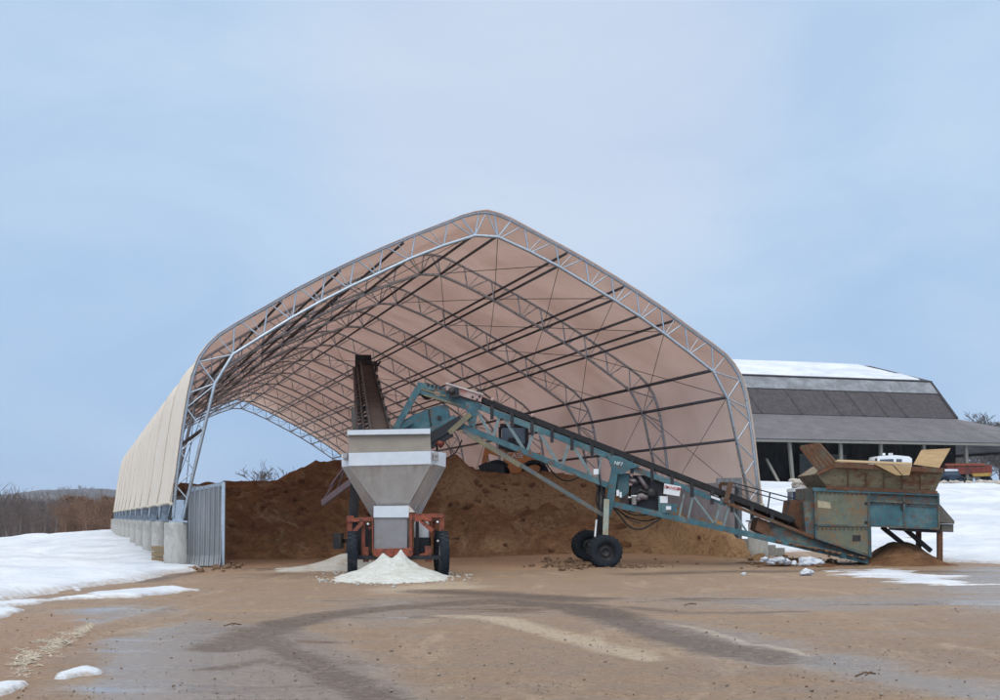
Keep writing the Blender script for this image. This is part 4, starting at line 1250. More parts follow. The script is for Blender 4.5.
# walkway rail by the feeder
rl = MB()
for Y in (YN - .08,):
    rl.bar(at(730.5, 482.3, Y), at(800, 500.5, Y), .035); rl.bar(at(731, 486.5, Y), at(791, 503, Y), .03)
    for x, y0_, y1_ in ((770, 493, 514), (789, 499, 512)): rl.bar(at(x, y0_, Y), at(x - 3, y1_, Y), .04)
part('hand_rail', rl, M['black'], sc_)
tf = MB()
tf.bar(at(731, 482, YN - .1), at(725.5, 503, YN - .1), .09, .14, up=(1, 0, 0)); tf.bar(at(720, 484, YFAR), at(720, 500, YFAR), .09, .1)
tf.bar(at(721, 484, YFAR), at(731, 484, YN - .1), .08, .1); tf.bar(at(724, 502, YN - .06), at(814, 537.5, YN - .06), .10, .09)
tf.pix([(728, 492), (800, 520), (808, 534), (735, 504)], YFAR - .1, .06)
part('tail_frame', tf, M['rust'], sc_)
ts = MB().pix([(772, 522), (806, 535.5), (838, 541), (868, 556), (868, 560), (790, 544), (768, 538)], YN + .04, .92)
part('tail_box', ts, M['teal_rusty'], sc_)
te = MB().pix([(758, 517.5), (772, 523), (768, 537), (755.5, 530)], YN + .02, .9); part('tail_cover', te, M['rust'], sc_)
hp = MB().pix([(790, 500), (803, 500), (806, 534), (800, 530), (788, 515)], YN + .35, .9); part('feed_chute', hp, M['rust'], sc_)
# feeder body
YB = 39.72
def pan(name, pl, m, Y=YB, d=.05, parent=None, label=None): return part(name, MB().pix(pl, Y, d), m, parent or body, label)
bm_ = MB().pix([(812.5, 487.6), (938.6, 493), (939.6, 528.5), (871, 526), (871, 557.5), (868, 555), (816, 538), (813, 520)], YB + .06, 2.3)
body = part('feeder_body', bm_, M['teal_rusty'], sc_)
pan('side_panel', [(814.5, 489.5), (868.5, 492), (868, 525.5), (815.5, 524.5)], M['green_rusty'])
pan('side_panel', [(815.5, 525.8), (868, 526.6), (868.6, 554.5), (816.5, 537.5)], M['green_rusty'], label='sloping lower panel')
pan('side_panel', [(869.5, 501.5), (902.5, 503.5), (904.5, 526.4), (870.3, 525.2)], M['teal'])
pan('side_panel', [(904.5, 504), (938, 505), (938.6, 528), (906, 526.8)], M['teal'])
pan('upper_rail', [(812.8, 487.4), (939, 492.8), (939, 496), (812.8, 491)], M['teal'], YB - .05, .1)
pan('corner_strip', [(803, 501.5), (813.6, 501.5), (815, 538.2), (806, 534.5)], M['teal_rusty'], YB + .1, .6)
pan('corner_post', [(868.5, 526), (871.3, 526), (871.8, 558), (868.8, 556.5)], M['teal_rusty'], YB - .03, .12)
pp = MB().pix([(817.5, 500.3), (830.5, 502.5), (831, 508.5), (818, 507.8)], YB - .012, .01); part('notice', pp, simple('faded_paper_notice', (.48, .42, .29), .8), body)
vn = MB().box(at(852.5, 541.3, YB - .01), at(860.5, 535.3, YB + .0)); part('vent', vn, M['black'], body)
ht_ = MB()
for x, y in ((841, 491), (872, 501.5), (893.5, 502), (899, 502), (909, 504), (848.5, 490.2), (866, 503), (866, 522)): ht_.box(at(x - 1, y + 1.6, YB - .03), at(x + 1, y - .8, YB))
ht_.bar(at(901.5, 503, YB - .04), at(902.2, 510, YB - .04), .05, .04)
part('latch', ht_, M['black'], body)
rx = MB().pix([(939.6, 504), (954.4, 521), (954.4, 524), (940, 522.5)], YB + .3, 1.7); rx.pix([(941.5, 524), (953.5, 524.3), (953.5, 532.3), (942, 531)], YB + .4, 1.5)
part('rear_hood', rx, simple('grey_rust_plate', (.17, .16, .14), .7, 0, .35, 1.5, c2=RUST, lo=.55, hi=.68), body)
rk = MB().pix([(908, 527), (941, 529), (941, 533), (908, 530.5)], YB + .1, 2.0); part('under_rail', rk, M['black'], body)
for x0, x1, Yl in ((916.3, 920.8, YB + 1.9), (937.5, 942, YB + .2), (937.5, 941.5, YB + 2.1)):
    z0_ = .2; p = at((x0 + x1) / 2, 530, Yl); part('leg', MB().bar((p.x, p.y, .1), p, .14, .14), M['rust'], sc_)
parts('leg_brace', ((882, 912), (902.5, 931)), lambda mb, q: mb.bar(at(q[0], 527, YB + 1.6), at(q[1], 551, YB + 1.6), .13, .13), M['black'], sc_)
ang = MB()
for a_, b_ in (((814.5, 489.5), (868.5, 492)), ((815, 525.2), (868.3, 526)), ((868.9, 491), (868.9, 526)), ((815, 490), (816, 538)), ((903.6, 497), (904.6, 527)), ((938.3, 494), (939.2, 528.5)), ((869.5, 500.8), (938, 504.2)), ((870.5, 526), (939, 529)), ((816.5, 538.3), (868, 555.6))):
    ang.bar(at(*a_, YB - .02), at(*b_, YB - .02), .05, .05)
part('angle_iron', ang, M['teal_rusty'], body)
rv = MB()
for k_ in range(12):
    for a_, b_ in (((817, 493), (866, 494.5)), ((818, 528.6), (866, 529.2)), ((872, 503.4), (901, 504.8)), ((907, 506), (936, 507))):
        q = at(*a_, YB - .03).lerp(at(*b_, YB - .03), k_ / 11); rv.lathe([(0, -.015), (.02, -.01), (.022, .02)], q, (0, 1, 0), 6)
part('rivet', rv, M['rust'], body); bpy.data.objects[-1 if False else 'rivet']['kind'] = 'stuff'
mudm = MB(); rm_ = random.Random(12)
for k_ in range(60):
    mudm.rock(at(rm_.uniform(772, 868), 0, YB) * 0 + at(*((lambda f__: (775 + 93 * f__, 541 + 18 * f__))(rm_.random())), YB + rm_.uniform(-.05, .12)), rm_.uniform(.03, .07), 8000 + k_)
part('caked_mud', mudm, M['clod'], sc_)
# trough
tg_ = MB()
A = [at(817, 474, YB - .05), at(836, 463, YB - .25), at(942, 468.5, YB - .25), at(942.5, 475, YB - .2), at(935, 492, YB + .02), at(827, 487.3, YB + .02)]
tg_.prism(A, (0, .06, 0)); B_ = [Vector((p.x, 2 * (YB + 1.25) - p.y, p.z)) for p in A]; tg_.prism(B_, (0, -.06, 0))
tg_.plate([A[0], A[5], B_[5], B_[0]], .05); tg_.plate([A[4], A[3], B_[3], B_[4]], .05); tg_.plate([A[5], A[4], B_[4], B_[5]], .05); tg_.plate([A[1], A[0], B_[0], B_[1]], .05)
trough = part('feed_trough', tg_, M['trough'], sc_)
ri = MB(); ri.bar(at(835, 465, YB - .33), at(943, 470.5, YB - .33), .10, .14); ri.bar(at(817, 474, YB - .12), at(836, 465, YB - .33), .1, .1); ri.bar(at(826, 487.6, YB - .03), at(937, 492.6, YB - .03), .08, .10)
ri.bar(at(835, 465, YB + 2.8), at(943, 470.5, YB + 2.8), .1, .14); ri.bar(at(943, 470.5, YB - .33), at(943, 470.5, YB + 2.8), .1, .14)
for x in (848, 866, 884, 902, 920): ri.bar(at(x, 471.5 + (x - 848) * .05, YB - .24), at(x, 487.5 + (x - 848) * .05, YB - .02), .03, .03)
part('trough_rim', ri, M['rust'], trough)
def sheet(name, p, t, m, parent, label=None): return part(name, MB().plate([Vector(q) for q in p], t), m, parent, label)
sheet('cover_board', [at(835, 462, YB - .36), at(912, 465.8, YB - .36), at(912, 463.5, YB + 2.6), at(838, 460.5, YB + 2.6)], .03, M['ply'], trough)
sheet('cover_board', [at(913, 465, YB - .2), at(939, 468.4, YB - .2), at(950.3, 449, YB + .25), at(921, 450.6, YB + .25)], .03, M['ply'], trough, 'plywood board standing up at the right end')
sheet('cover_board', [at(874, 464.2, YB - .40), at(896, 475.5, YB - .46), at(901.6, 475.6, YB - .46), at(892, 465.3, YB - .40)], .03, M['ply'], trough, 'plywood flap folded down over the side')
sheet('cover_board', [at(893.5, 465.3, YB - .40), at(902.6, 475.6, YB - .46), at(909.3, 475.4, YB - .46), at(911.5, 466.2, YB - .40)], .03, M['ply'], trough, 'plywood flap folded down over the side')
gr = MB(); e0, e1, e2, e3 = at(801, 447, YB + .2), at(818.8, 444.2, YB + .2), at(836, 463.5, YB - .1), at(819.5, 470.5, YB - .1)
gr.plate([e0, e1, e1.lerp(e2, .42), e0.lerp(e3, .42)], .05)
for f_ in (0, .25, .5, .75, 1.0): gr.bar(e0.lerp(e1, f_), e3.lerp(e2, f_), .10, .09)
for f_ in (0, .42, .98): gr.bar(e0.lerp(e3, f_) + Vector((0, .03, 0)), e1.lerp(e2, f_) + Vector((0, .03, 0)), .09, .09)
part('grizzly_grate', gr, M['rust'], trough)
gs = MB()
for f_ in (.12, .38, .62, .87): gs.bar(e0.lerp(e1, f_).lerp(e3.lerp(e2, f_), .48) + Vector((0, .02, 0)), e3.lerp(e2, f_) + Vector((0, .02, 0)), .13, .03)
part('grate_slat', gs, M['green_rusty'], trough)

# dirt mound under the feeder
mx, my = np.meshgrid(np.arange(10.4, 15.2, .07), np.arange(37.8, 45, .09))
mz = .62 * np.exp(-((mx - 12.45) / .85) ** 4 - ((my - 41.6) / 1.9) ** 2) + .30 * np.exp(-((mx - 11.7) / .8) ** 2 - ((my - 40.5) / 1.5) ** 2) + .14 * fbm(mx / .6, my / .8, 12, 5) - .08
mz = mz - .12 * smooth(1.0, 1.6, np.hypot((mx - 12.5) / 1.6, (my - 41.2) / 2.2))
o = grid_obj('dirt_mound', mx, my, height(mx, my) + mz, M['pile'], keep=mz > -.1, loc=(12.5, 41, 0)); tag(o, 'low brown dirt mound spilled around the feeder legs', 'dirt mound')
mx, my = np.meshgrid(np.arange(6.5, 11.2, .08), np.arange(37.5, 44, .1))
mz = .24 * np.exp(-((mx - 8.9) / 1.3) ** 2 - ((my - 40.3) / 1.5) ** 2) + .10 * fbm(mx / .5, my / .7, 32, 5) - .08
o = grid_obj('dirt_mound', mx, my, height(mx, my) + mz, M['pile'], keep=mz > -.06, loc=(8.9, 40.3, 0)); tag(o, 'thin scatter of dark soil under the conveyor tail', 'dirt mound')
# snow lumps there
rng = random.Random(3)
for k_, (x, y, r, lab) in enumerate([(765, 560, .13, 'snow lump at the left end of the row'), (771.5, 561.5, .14, 'small snow lump next to the leftmost one'), (780, 560.5, .17, 'dirt-flecked snow lump in the middle of the row'),
                                     (786, 562, .13, 'low snow lump just left of the widest one'), (794, 563.5, .11, 'little snow lump under the widest one'), (808, 562, .27, 'widest snow lump, below the rusty feeder panel'), (817, 564, .18, 'snow lump touching the widest one on its right'),
                                     (807, 574, .16, 'lone snow lump on the bare yard in front of the row'), (744, 574, .07, 'tiny snow crumb on the yard in front of the conveyor')]):
    q = at(x, y, 39.35) if y < 570 else Vector((*gnd(x, y + 1.2), r * .35)); gx_, gy_ = q.x, q.y; solo('snow_lump', MB().rock(q, r, 40 + k_, .6, 1.2), M['snow'], q, lab, 'snow lump', 'snow lumps by the feeder')
# clods and grit over the yard
cd = MB()
for k_ in range(520):
    if k_ < 240: px, py, r = rng.uniform(0, 1000), 560 + 140 * rng.random() ** 1.6, rng.uniform(.004, .013)
    elif k_ < 320: px, py, r = rng.gauss(568, 18), rng.gauss(566, 2), rng.uniform(.03, .10)
    elif k_ < 380: px, py, r = rng.gauss(640, 18), rng.gauss(567, 1.5), rng.uniform(.02, .05)
    elif k_ < 430: px, py, r = rng.gauss(212, 16), rng.gauss(566, 3), rng.uniform(.03, .12)
    elif k_ < 480: px, py, r = rng.uniform(740, 860), rng.gauss(562, 3), rng.uniform(.02, .09)
    else: px, py, r = rng.uniform(0, 120), rng.uniform(610, 700), rng.uniform(.004, .012)
    if py < 556: continue
    x, y = gnd(px, py); cd.rock((x, y, h1(x, y) + r * .3), r, 900 + k_)
o = solo('soil_clods', cd, M['clod'], (0, 30, 0), 'dark soil clods and grit scattered over the yard', 'clods', kind='stuff')
gv = MB()
for k_ in range(1700):
    px = rng.uniform(-20, 1020); py = 585 + 125 * rng.random() ** .8; x, y = gnd(px, py); r = rng.uniform(.003, .008) * (1 if k_ % 11 else 2.2)
    if vnoise(np.array([x * .8]), np.array([y * .5]), 13)[0] < .42: continue
    gv.rock((x, y, h1(x, y) + .012), r, 7000 + k_)
solo('gravel', gv, simple('mixed_gravel', (.34, .29, .24), .85, 0, .5, 9, c2=(.16, .12, .09), lo=.45, hi=.6), (0, 20, 0), 'small loose gravel sprinkled over the wet yard', 'gravel', kind='stuff')
# twigs
for k_, (x, y, lab) in enumerate([(232, 628, 'forked brown twig lying on the yard left of the salt heap'), (690, 607, 'short brown twig lying on the right of the yard'), (865, 679, 'tiny dark twig near the grey wet track')]):
    gx_, gy_ = gnd(x, y); g0 = Vector((gx_, gy_, .03)); mb = MB()
    mb.tube([g0 + Vector((-.10, -.05, 0)), g0 + Vector((0, 0, .03)), g0 + Vector((.11, .06, .01))], .009, 5); mb.tube([g0, g0 + Vector((.05, -.03, .04))], .006, 4)
    solo('twig', mb, M['clod'], (gx_, gy_, 0), lab, 'twig', 'twigs on the yard')
# straw
st_ = MB()
for k_ in range(1100):
    t1 = rng.random(); px = 20 + 72 * t1 + rng.gauss(0, 6) * (1.2 - t1); py = 668 - 42 * t1 ** .75 + rng.gauss(0, 5.0) * (1.2 - t1)
    if float(vnoise(np.array([px / 9.]), np.array([py / 5.]), 3)[0]) < .38: continue
    x, y = gnd(px, py); a = rng.uniform(0, 6.3); L = rng.uniform(.04, .13); z = h1(x, y) + rng.uniform(.0, .02)
    d = Vector((math.cos(a), math.sin(a), rng.gauss(0, .12))) * L / 2
    st_.bar(Vector((x, y, z)) - d, Vector((x, y, z)) + d, .012, .006)
solo('straw', st_, M['straw'], (*gnd(60, 650), 0), 'pale matted straw strewn on the lower left of the yard', 'straw', kind='stuff')
# timber blocks between the piers
t = thing('timber_stack', (*at(155, 556, 42.5)[:2], 0), 'small stack of sawn timber blocks beside the first concrete pier', 'timber')
for j in range(3):
    mb = MB(); p = at(151.5, 557 - j * 5.6, 42.6); mb.box((p.x, p.y, .02 + j * .175), (p.x + .42, p.y + .5, .17 + j * .175)); part('timber', mb, M['log_wood'], t)

# ------------------------------------------------------------------ loader on the pile
YL = 55.5
lo_ = thing('wheel_loader', at(515, 474, YL), 'orange loader with a black cab working on top of the stockpile', 'loader')
b = MB().pix([(503, 452), (540, 453), (544, 460), (541, 466), (533, 473), (505, 472)], YL, 2.2)
bod = part('body', b, M['loader'], lo_)
part('lettering', text_mb('CASE', .30, at(515, 455.6, YL - .02), (1, 0, -.03), (.03, 0, 1), .01), M['white'], bod)
part('counterweight', MB().pix([(506, 466), (542, 463), (538, 475), (508, 475)], YL - .15, 2.4), M['loader'], lo_)
cb = MB()
c0, c1 = at(500, 452, YL + .3), at(527, 452, YL + .3); hgt = Vector((0, 0, at(0, 427, YL).z - at(0, 452, YL).z))
for p in (c0, c1, c0 + Vector((0, 1.5, 0)), c1 + Vector((0, 1.5, 0))): cb.bar(p, p + hgt, .12, .12)
cb.box(c0 + hgt, c1 + hgt + Vector((0, 1.5, .14))); cb.box(c0, c1 + Vector((0, 1.5, .35)))
cab = part('cab', cb, M['black'], lo_)
part('window', MB().box(c0 + Vector((.08, .04, .36)), c1 + hgt + Vector((-.08, 1.45, -.02))), M['glass'], cab)
part('seat', MB().box(at(508, 450, YL + .2), at(516, 438, YL + .28)), M['black'], cab)
ar = MB().bar(at(487, 449, YL - .1), at(482.5, 473, YL - .1), .22, .3); ar.bar(at(487, 449, YL - .1), at(504, 454, YL), .2, .3); part('lift_arm', ar, M['loader'], lo_)
bu = MB().pix([(478, 466), (486, 462), (503, 465), (505, 476), (484, 476)], YL - .3, 2.4); part('bucket', bu, M['black'], lo_)
for x in (497, 534): wheel(lo_, at(x, 475, YL + .1), (0, 1, 0), .62, .5)
for x in (497, 534): wheel(lo_, at(x, 475, YL + 2.0), (0, 1, 0), .62, .5)

# ------------------------------------------------------------------ barn on the right
BX = at(875, 487, 90); BX.z = 0
def bn(u, v, z): return Vector((BX.x + u * CT - v * ST, BX.y + u * ST + v * CT, z))
def bsol(px, py, v):
    k_ = (px - 500) / F; ox, oy = BX.x - v * ST, BX.y + v * CT
    u = (k_ * oy - ox) / (CT - k_ * ST); return u, EYE + (HZ - py) / F * (oy + u * ST)
UL = -22.0
uE, zE = bsol(875, 441.8, -.4); ue2, zT = bsol(956.5, 419.8, 6.0); zT = .5 * (zT + bsol(800, 416.8, 6.0)[1])
uB, zB = bsol(930, 384.6, 9.2); zB = .5 * (zB + bsol(760, 378.8, 9.2)[1]); zR = bsol(860, 367.4, 17.5)[1]
UG = .5 * (ue2 + uB); GB = 3.45
barn = thing('barn', (BX.x, BX.y, GB), 'large dark barn with snowy gambrel roof and open lean-to shed on the right', 'barn')
def tiltp(mb, p0, p1, p2, p3, t): mb.plate([p0, p1, p2, p3], t)
UH = UG + 6.4
# lean-to roof, hipped round the right end
lr = MB(); lr.plate([bn(UL, -.4, zE), bn(UH, -.4, zE), bn(UG + .0, 6, zT), bn(UL, 6, zT)], .10)
lr.plate([bn(UH, -.4, zE), bn(UH, 29, zE), bn(UG, 29, zT), bn(UG, 6, zT)], .10)
lean = part('lean_to_roof', lr, M['tin_roof'], barn)
rb_ = MB()
n_ = 90
for k_ in range(n_):
    u = UL + (UH - UL - 6.6) * k_ / n_; rb_.bar(bn(u, -.4, zE + .11), bn(u, 6, zT + .11), .05, .022)
part('roof_rib', rb_, M['tin_roof'], lean)
fa = MB(); fa.bar(bn(UL, -.43, zE - .08), bn(UH, -.43, zE - .04), .06, .15); fa.bar(bn(UH + .03, -.4, zE - .08), bn(UH + .03, 29, zE - .08), .06, .22); part('fascia', fa, M['wood_post'], lean)
lw = MB(); lw.plate([bn(UL, 6.05, zT + .02), bn(UG, 6.05, zT + .02), bn(UG, 9.2, zB - .0), bn(UL, 9.2, zB)], .15)
lower = part('lower_roof', lw, M['shingle'], barn)
up_d = (bn(0, 9.2, zB) - bn(0, 6.05, zT)); fp = lambda u, f_, off=.0: bn(u, 6.05, zT + .02) + up_d * f_ + Vector((ST * .6, -CT * .6, .5)).normalized() * off
fs_ = MB(); fs_.plate([fp(UL, .68, .165), fp(UG, .68, .165), fp(UG, 1.0, .165), fp(UL, 1.0, .165)], .03)
part('frosted_strip', fs_, M['frost_roof'], lower)
for u in (-11.8, -7.6, -5.2, -2.0, 1.2, 3.0, 5.0, 6.6):
    part('roof_seam', MB().bar(fp(u, .02, .17), fp(u - .25, .67, .17), .16, .04, up=(-ST, CT, 0)), M['seam_dark'], lower)
eg = MB(); eg.bar(fp(UG, 0, .1), fp(UG, 1, .1), .2, .25); eg.bar(fp(UL, 1.0, .12), fp(UG, 1.0, .12), .12, .18); part('roof_edge', eg, M['tar'], lower)
upr = MB(); upr.plate([bn(UL, 9.1, zB + .1), bn(UG + .1, 9.1, zB + .1), bn(UG + .1, 17.5, zR), bn(UL, 17.5, zR)], .15); upr.plate([bn(UL, 17.5, zR), bn(UG + .1, 17.5, zR), bn(UG + .1, 25.9, zB + .1), bn(UL, 25.9, zB + .1)], .15)
upper = part('upper_roof', upr, M['tar'], barn)
sx_, sv_ = np.meshgrid(np.linspace(UL, UG - .3, 90), np.linspace(9.3, 17.6, 18))
zz = (zB + .1) + (sv_ - 9.1) / 8.4 * (zR - zB - .1) + .26 + .05 * fbm(sx_ / 3, sv_ / 2, 3, 4)
bare = (sx_ > UG - 1.1) & (sv_ > 12.2)
zz = np.where((sv_ < 9.4) | (sx_ > UG - .35), zz - .22, zz)
snow_o = grid_obj('roof_snow', BX.x + sx_ * CT - sv_ * ST, BX.y + sx_ * ST + sv_ * CT, zz, M['snow'], keep=~bare, loc=(BX.x, BX.y, GB))
snow_o.location = (0, 0, 0); snow_o.parent = upper
part('lower_roof', MB().plate([bn(UG, 29, zT + .02), bn(UL, 29, zT + .02), bn(UL, 25.8, zB), bn(UG, 25.8, zB)], .15), M['shingle'], barn)
gw = MB(); gw.prism([bn(UG - .3, 6.2, GB), bn(UG - .3, 6.2, zT - .1), bn(UG - .3, 9.3, zB - .1), bn(UG - .3, 17.5, zR - .15), bn(UG - .3, 25.7, zB - .1), bn(UG - .3, 28.8, zT - .1), bn(UG - .3, 28.8, GB)], Vector((-CT, -ST, 0)) * .2)
gw.box((0, 0, 0), (0, 0, 0)); part('gable_wall', gw, M['barn_board'], barn)
bw = MB()
for k_ in range(60):
    u = UL + (UG - UL) * k_ / 60; bw.bar(bn(u + .25, 6.1 + .03 * (k_ % 2), GB - .2), bn(u + .25, 6.1 + .03 * (k_ % 2), zT - .05), .62, .05, up=(-ST, CT, 0))
part('inner_wall', bw, M['barn_board'], barn)
ew = MB(); ew.plate([bn(UL + .2, 0, GB - .2), bn(UL + .2, 6, GB - .2), bn(UL + .2, 6, zT - .1), bn(UL + .2, 0, zE - .1)], .1); part('end_wall', ew, M['barn_board'], barn)
for px, lean_ in ((738, .1), (791, .55), (841, .2), (881, .1), (924, .1), (966.5, .3), (1036, .2)):
    u, _ = bsol(px, 450, 0); part('post', MB().bar(bn(u + lean_ * .35, 0, GB - .3), bn(u - lean_ * .25, 0, zE - .05), .20, .20, up=(-ST, CT, 0)), M['wood_post'], barn)
u, _ = bsol(800, 470, 5); pw = MB(); pw.plate([bn(u - .3, 4.6, GB), bn(u + 3.4, 4.6, GB), bn(u + 3.4, 4.6, GB + 2.4), bn(u - .3, 4.6, GB + 2.4)], .1); part('partition', pw, simple('grey_green_boards', (.16, .18, .17), .85, 0, .4, 1), barn)
# pole leaning in the shed
mb = MB(); mb.bar(at(766.5, 459, 88.5), at(779, 482.5, 86.5), .14, .12); q = at(779, 484, 86.5)
solo('leaning_pole', mb, M['wood_post'], q, 'pale pole leaning in the dark left bay of the barn lean-to', 'pole')
# white truck cab facing out of the shed
YT = 87.5
tc_ = thing('truck', (*at(894, 480, YT)[:2], GB), 'white truck cab with roof lamps parked in the barn lean-to', 'truck')
cb = MB(); z0_ = GB + .9
def T(px, py, dy=0): return at(px, py, YT + dy)
cb.pix([(877.5, 459), (879, 456), (896, 455.2), (909, 456.5), (912, 458.5), (912, 480), (877, 480)], YT, 2.2)
tcab = part('cab', cb, M['white'], tc_)
part('window', MB().pix([(880, 459.5), (893.5, 459), (893.5, 466), (880, 466)], YT - .05, .06), M['glass'], tcab); part('window', MB().pix([(896.5, 459), (902, 459.3), (901.5, 465), (896.5, 465)], YT - .05, .06), M['glass'], tcab)
lm = MB(); [lm.box(T(x, 455.4, .3), T(x + 1.6, 453.2, .45)) for x in (883, 889, 890.5)]; part('roof_lamp', lm, M['white'], tcab)
part('mirror', MB().box(T(875.4, 463), T(876.6, 458.5, .1)), M['black'], tcab)
gl = MB().pix([(880, 468), (908, 468.5), (908, 479), (880, 479)], YT - .06, .1); part('grille', gl, M['black'], tcab)
for x in (880, 908): p = at(x, 485, YT + .6); p.z = GB + .42; wheel(tc_, p, (1, 0, 0), .48, .3)
# dark pickup with snow on it
YP = 84.5
pk_ = thing('pickup', (*at(950, 480, YP)[:2], GB - .15), 'dark blue pickup under a snow cap outside the barn lean-to', 'pickup')
zb_ = GB - .15
bd_ = MB().pix([(941, 473), (945, 470.2), (958, 470.4), (961, 476), (964, 478), (964, 483), (940, 483)], YP, 1.8); pb = part('body', bd_, M['blue_paint'], pk_)
part('window', MB().pix([(946, 471.6), (957, 471.8), (959, 475.4), (944.5, 475)], YP - .04, .06), M['glass'], pb)
part('snow_cap', MB().pix([(942.5, 471.4), (944, 469), (957.5, 469.2), (958.5, 471)], YP - .05, 1.9), M['snow'], pb)
for x in (944.5, 960): p = at(x, 483, YP + .1); p.z = zb_ + .35; wheel(pk_, p, (0, 1, 0), .36, .25)
# red implement in the right bay
YI = 92.0
im = thing('farm_wagon', (*at(975, 478, YI)[:2], GB), 'faded red farm wagon with a yellow drawbar in the right bay of the barn', 'wagon')
part('bed', MB().pix([(946, 465.5), (992, 465), (992, 473.5), (950, 474.5)], YI, 2), M['dark_red'], im)
part('rail', MB().pix([(945, 463.6), (985, 463.2), (985, 465.4), (945, 465.8)], YI - .1, .1), M['orange'], im); part('drawbar', MB().pix([(972.5, 473.5), (991, 472.8), (991, 476), (974, 476.6)], YI - .4, .3), simple('yellow_paint', (.42, .27, .06), .6), im)
part('axle', MB().pix([(955, 474.5), (990, 474.3), (990, 477), (955, 477)], YI + .5, .3), M['black'], im)
for x in (960, 986): p = at(x, 479, YI + .1); p.z = GB + .45; wheel(im, p, (0, 1, 0), .42, .25)
# rubble strip and pallets by the posts
rbm = MB()
for k_ in range(110):
    px = rng.uniform(936, 1010) if k_ < 85 else rng.uniform(790, 830); Y = 84.0 + rng.uniform(-1, 1); x = (px - 500) / F * Y; r = rng.uniform(.08, .28); rbm.rock((x, Y, h1(x, Y) + .15 + r * .3), r, 2000 + k_)
solo('debris', rbm, M['pale_debris'], (33, 84, GB), 'pale broken debris strewn in the snow along the barn front', 'debris', kind='stuff')
mb = MB(); YD = 46.5
bxr = thing('feed_bin', (*at(801, 512, YD)[:2], h1(*at(801, 512, YD)[:2])), 'dark bin with a snow cap and pale rubble behind the feeder', 'bin')
gz = h1(*at(801, 512, YD)[:2])
part('bin_body', MB().pix([(793, 491.5), (809.5, 491.5), (809.5, 522), (793, 522)], YD, .9), M['blue_paint'], bxr)
part('snow_cap', MB().pix([(792.5, 491.6), (793, 488.5), (800, 487), (810, 488.2), (810.3, 491.6)], YD - .05, 1.0), M['snow'], bxr)
mb = MB()
for k_ in range(16):
    p = at(rng.uniform(794.5, 806), rng.uniform(482.5, 488), YD + rng.uniform(.1, .7)); mb.rock(p, rng.uniform(.07, .15), 3000 + k_)
part('rubble', mb, M['pale_debris'], bxr)
mb = MB()
for k_ in range(4):
    x = 748 + k_ * 9; p = at(x, 545, 46.3 + k_ * .3); z = h1(p.x, p.y)
    o = solo('concrete_block', MB().box((p.x - .28, p.y - .3, z - .1), (p.x + .28, p.y + .3, z + .55 - .08 * k_)), M['concrete'], (p.x, p.y, z), ['grey concrete block nearest the building right wall', 'second concrete block behind the conveyor tail', 'third concrete block behind the conveyor tail', 'grey concrete block closest to the feeder'][k_], 'block', 'concrete blocks behind the conveyor')

# ------------------------------------------------------------------ sky, sun, camera
w = bpy.data.worlds.new('World'); SC.world = w; w.use_nodes = True
nt = w.node_tree; nt.nodes.clear(); L = nt.links
SUN_EL, SUN_AZ = R(48), R(200)
sky = N(nt, 'ShaderNodeTexSky', sky_type='NISHITA', sun_disc=False); sky.sun_elevation = SUN_EL; sky.sun_rotation = SUN_AZ
sky.air_density = 1.0; sky.dust_density = 1.5
tcn = N(nt, 'ShaderNodeTexCoord'); sep = N(nt, 'ShaderNodeSeparateXYZ'); L.new(tcn.outputs['Generated'], sep.inputs[0])
cl_ = N(nt, 'ShaderNodeTexNoise', i_Scale=3.2, i_Detail=7, i_Roughness=.55, i_Distortion=.5); mp = N(nt, 'ShaderNodeMapping'); mp.inputs['Scale'].default_value = (1, 1, 2.6)
L.new(tcn.outputs['Generated'], mp.inputs[0]); L.new(mp.outputs[0], cl_.inputs['Vector'])
# overcast layer: brighter overhead than at the horizon
gradn = ramp(nt, sep.outputs['Z'], [(0.0, (3.75, 5.4, 8.1)), (.06, (4.15, 5.85, 8.4)), (.2, (4.95, 6.6, 8.8)), (.36, (5.3, 6.85, 8.9)), (.7, (13, 13.4, 14)), (1.0, (17.5, 17, 16.5))])
cloudc = mixc(nt, ramp(nt, cl_.outputs['Fac'], [(.36, 0.0), (.64, 1.0)]), (.89, .93, .975), (1.09, 1.06, 1.025))
ov = mixc(nt, 1.0, gradn, cloudc, 'MULTIPLY')
back = N(nt, 'ShaderNodeMapRange'); L.new(sep.outputs['Y'], back.inputs['Value']); back.inputs['From Min'].default_value = .2; back.inputs['From Max'].default_value = -1.0
back.inputs['To Min'].default_value = 1.0; back.inputs['To Max'].default_value = 1.45  # sky behind the camera raised to brighten the fronts
ovb = N(nt, 'ShaderNodeVectorMath', operation='SCALE'); L.new(ov, ovb.inputs[0]); L.new(back.outputs[0], ovb.inputs['Scale']); ov = ovb.outputs[0]
mixs = mixc(nt, .93, sky.outputs[0], ov)
gd_ = N(nt, 'ShaderNodeVectorMath', operation='DOT_PRODUCT'); L.new(tcn.outputs['Generated'], gd_.inputs[0]); gd_.inputs[1].default_value = (.03, .953, .30)
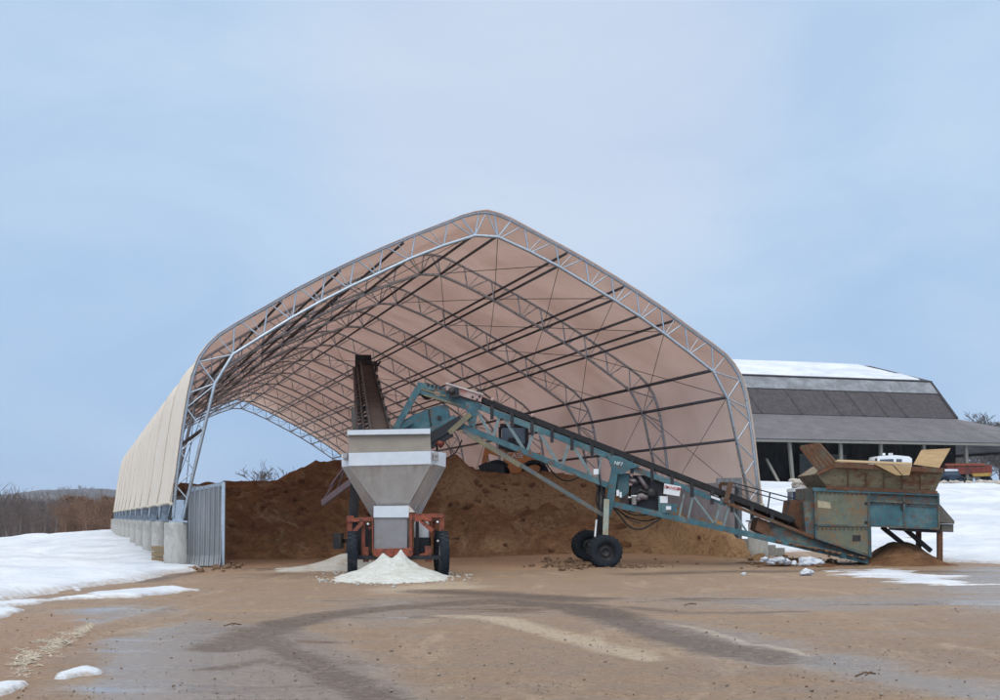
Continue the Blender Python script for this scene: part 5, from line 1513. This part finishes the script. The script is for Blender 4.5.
gm = N(nt, 'ShaderNodeMapRange', interpolation_type='SMOOTHERSTEP'); L.new(gd_.outputs['Value'], gm.inputs['Value']); gm.inputs['From Min'].default_value = .975; gm.inputs['From Max'].default_value = 1.0; gm.inputs['To Max'].default_value = .45
mixs = mixc(nt, gm.outputs[0], mixs, (6.9, 7.5, 8.7))
bg = N(nt, 'ShaderNodeBackground', i_Strength=.10); L.new(mixs, bg.inputs[0])
wo = N(nt, 'ShaderNodeOutputWorld'); L.new(bg.outputs[0], wo.inputs[0])

sd = bpy.data.lights.new('Sun', 'SUN'); sd.energy = .9; sd.angle = R(45); sd.color = (1, .93, .82)  # fill: set behind the camera to light the fronts, away from the sky glow
so = bpy.data.objects.new('Sun', sd); COL.objects.link(so)
dirv = Vector((math.sin(SUN_AZ) * math.cos(SUN_EL), math.cos(SUN_AZ) * math.cos(SUN_EL), math.sin(SUN_EL)))
so.rotation_euler = dirv.to_track_quat('Z', 'Y').to_euler(); so.location = dirv * 80

hzm, hnt, _, hl = newmat('thin_winter_haze')
hv = N(hnt, 'ShaderNodeVolumePrincipled'); hv.inputs['Color'].default_value = (.80, .88, 1, 1); hv.inputs['Density'].default_value = .00013; hv.inputs['Anisotropy'].default_value = .0
ho = N(hnt, 'ShaderNodeOutputMaterial'); hl.new(hv.outputs[0], ho.inputs['Volume'])
solo('haze', MB().box((-2700, -80, -25), (2700, 3100, 60)), hzm, (0, 0, 0), 'thin pale winter haze over the valley', 'haze', kind='stuff')

cam = bpy.data.cameras.new('Camera'); co = bpy.data.objects.new('Camera', cam); COL.objects.link(co)
cam.sensor_width = 36; cam.lens = F / 1000 * 36; cam.shift_y = (HZ - 350) / 1000
cam.clip_start = .1; cam.clip_end = 9000
co.location = (0, 0, EYE); co.rotation_euler = (R(90), 0, 0)
SC.camera = co
vs = SC.view_settings; vs.view_transform = 'Standard'; vs.look = 'None'; vs.exposure = 0; vs.gamma = 1
SC.cycles.use_denoising = True; SC.cycles.denoising_prefilter = 'ACCURATE'; SC.cycles.denoising_input_passes = 'RGB_ALBEDO_NORMAL'
SC.cycles.max_bounces = 8; SC.cycles.diffuse_bounces = 4; SC.cycles.transmission_bounces = 4
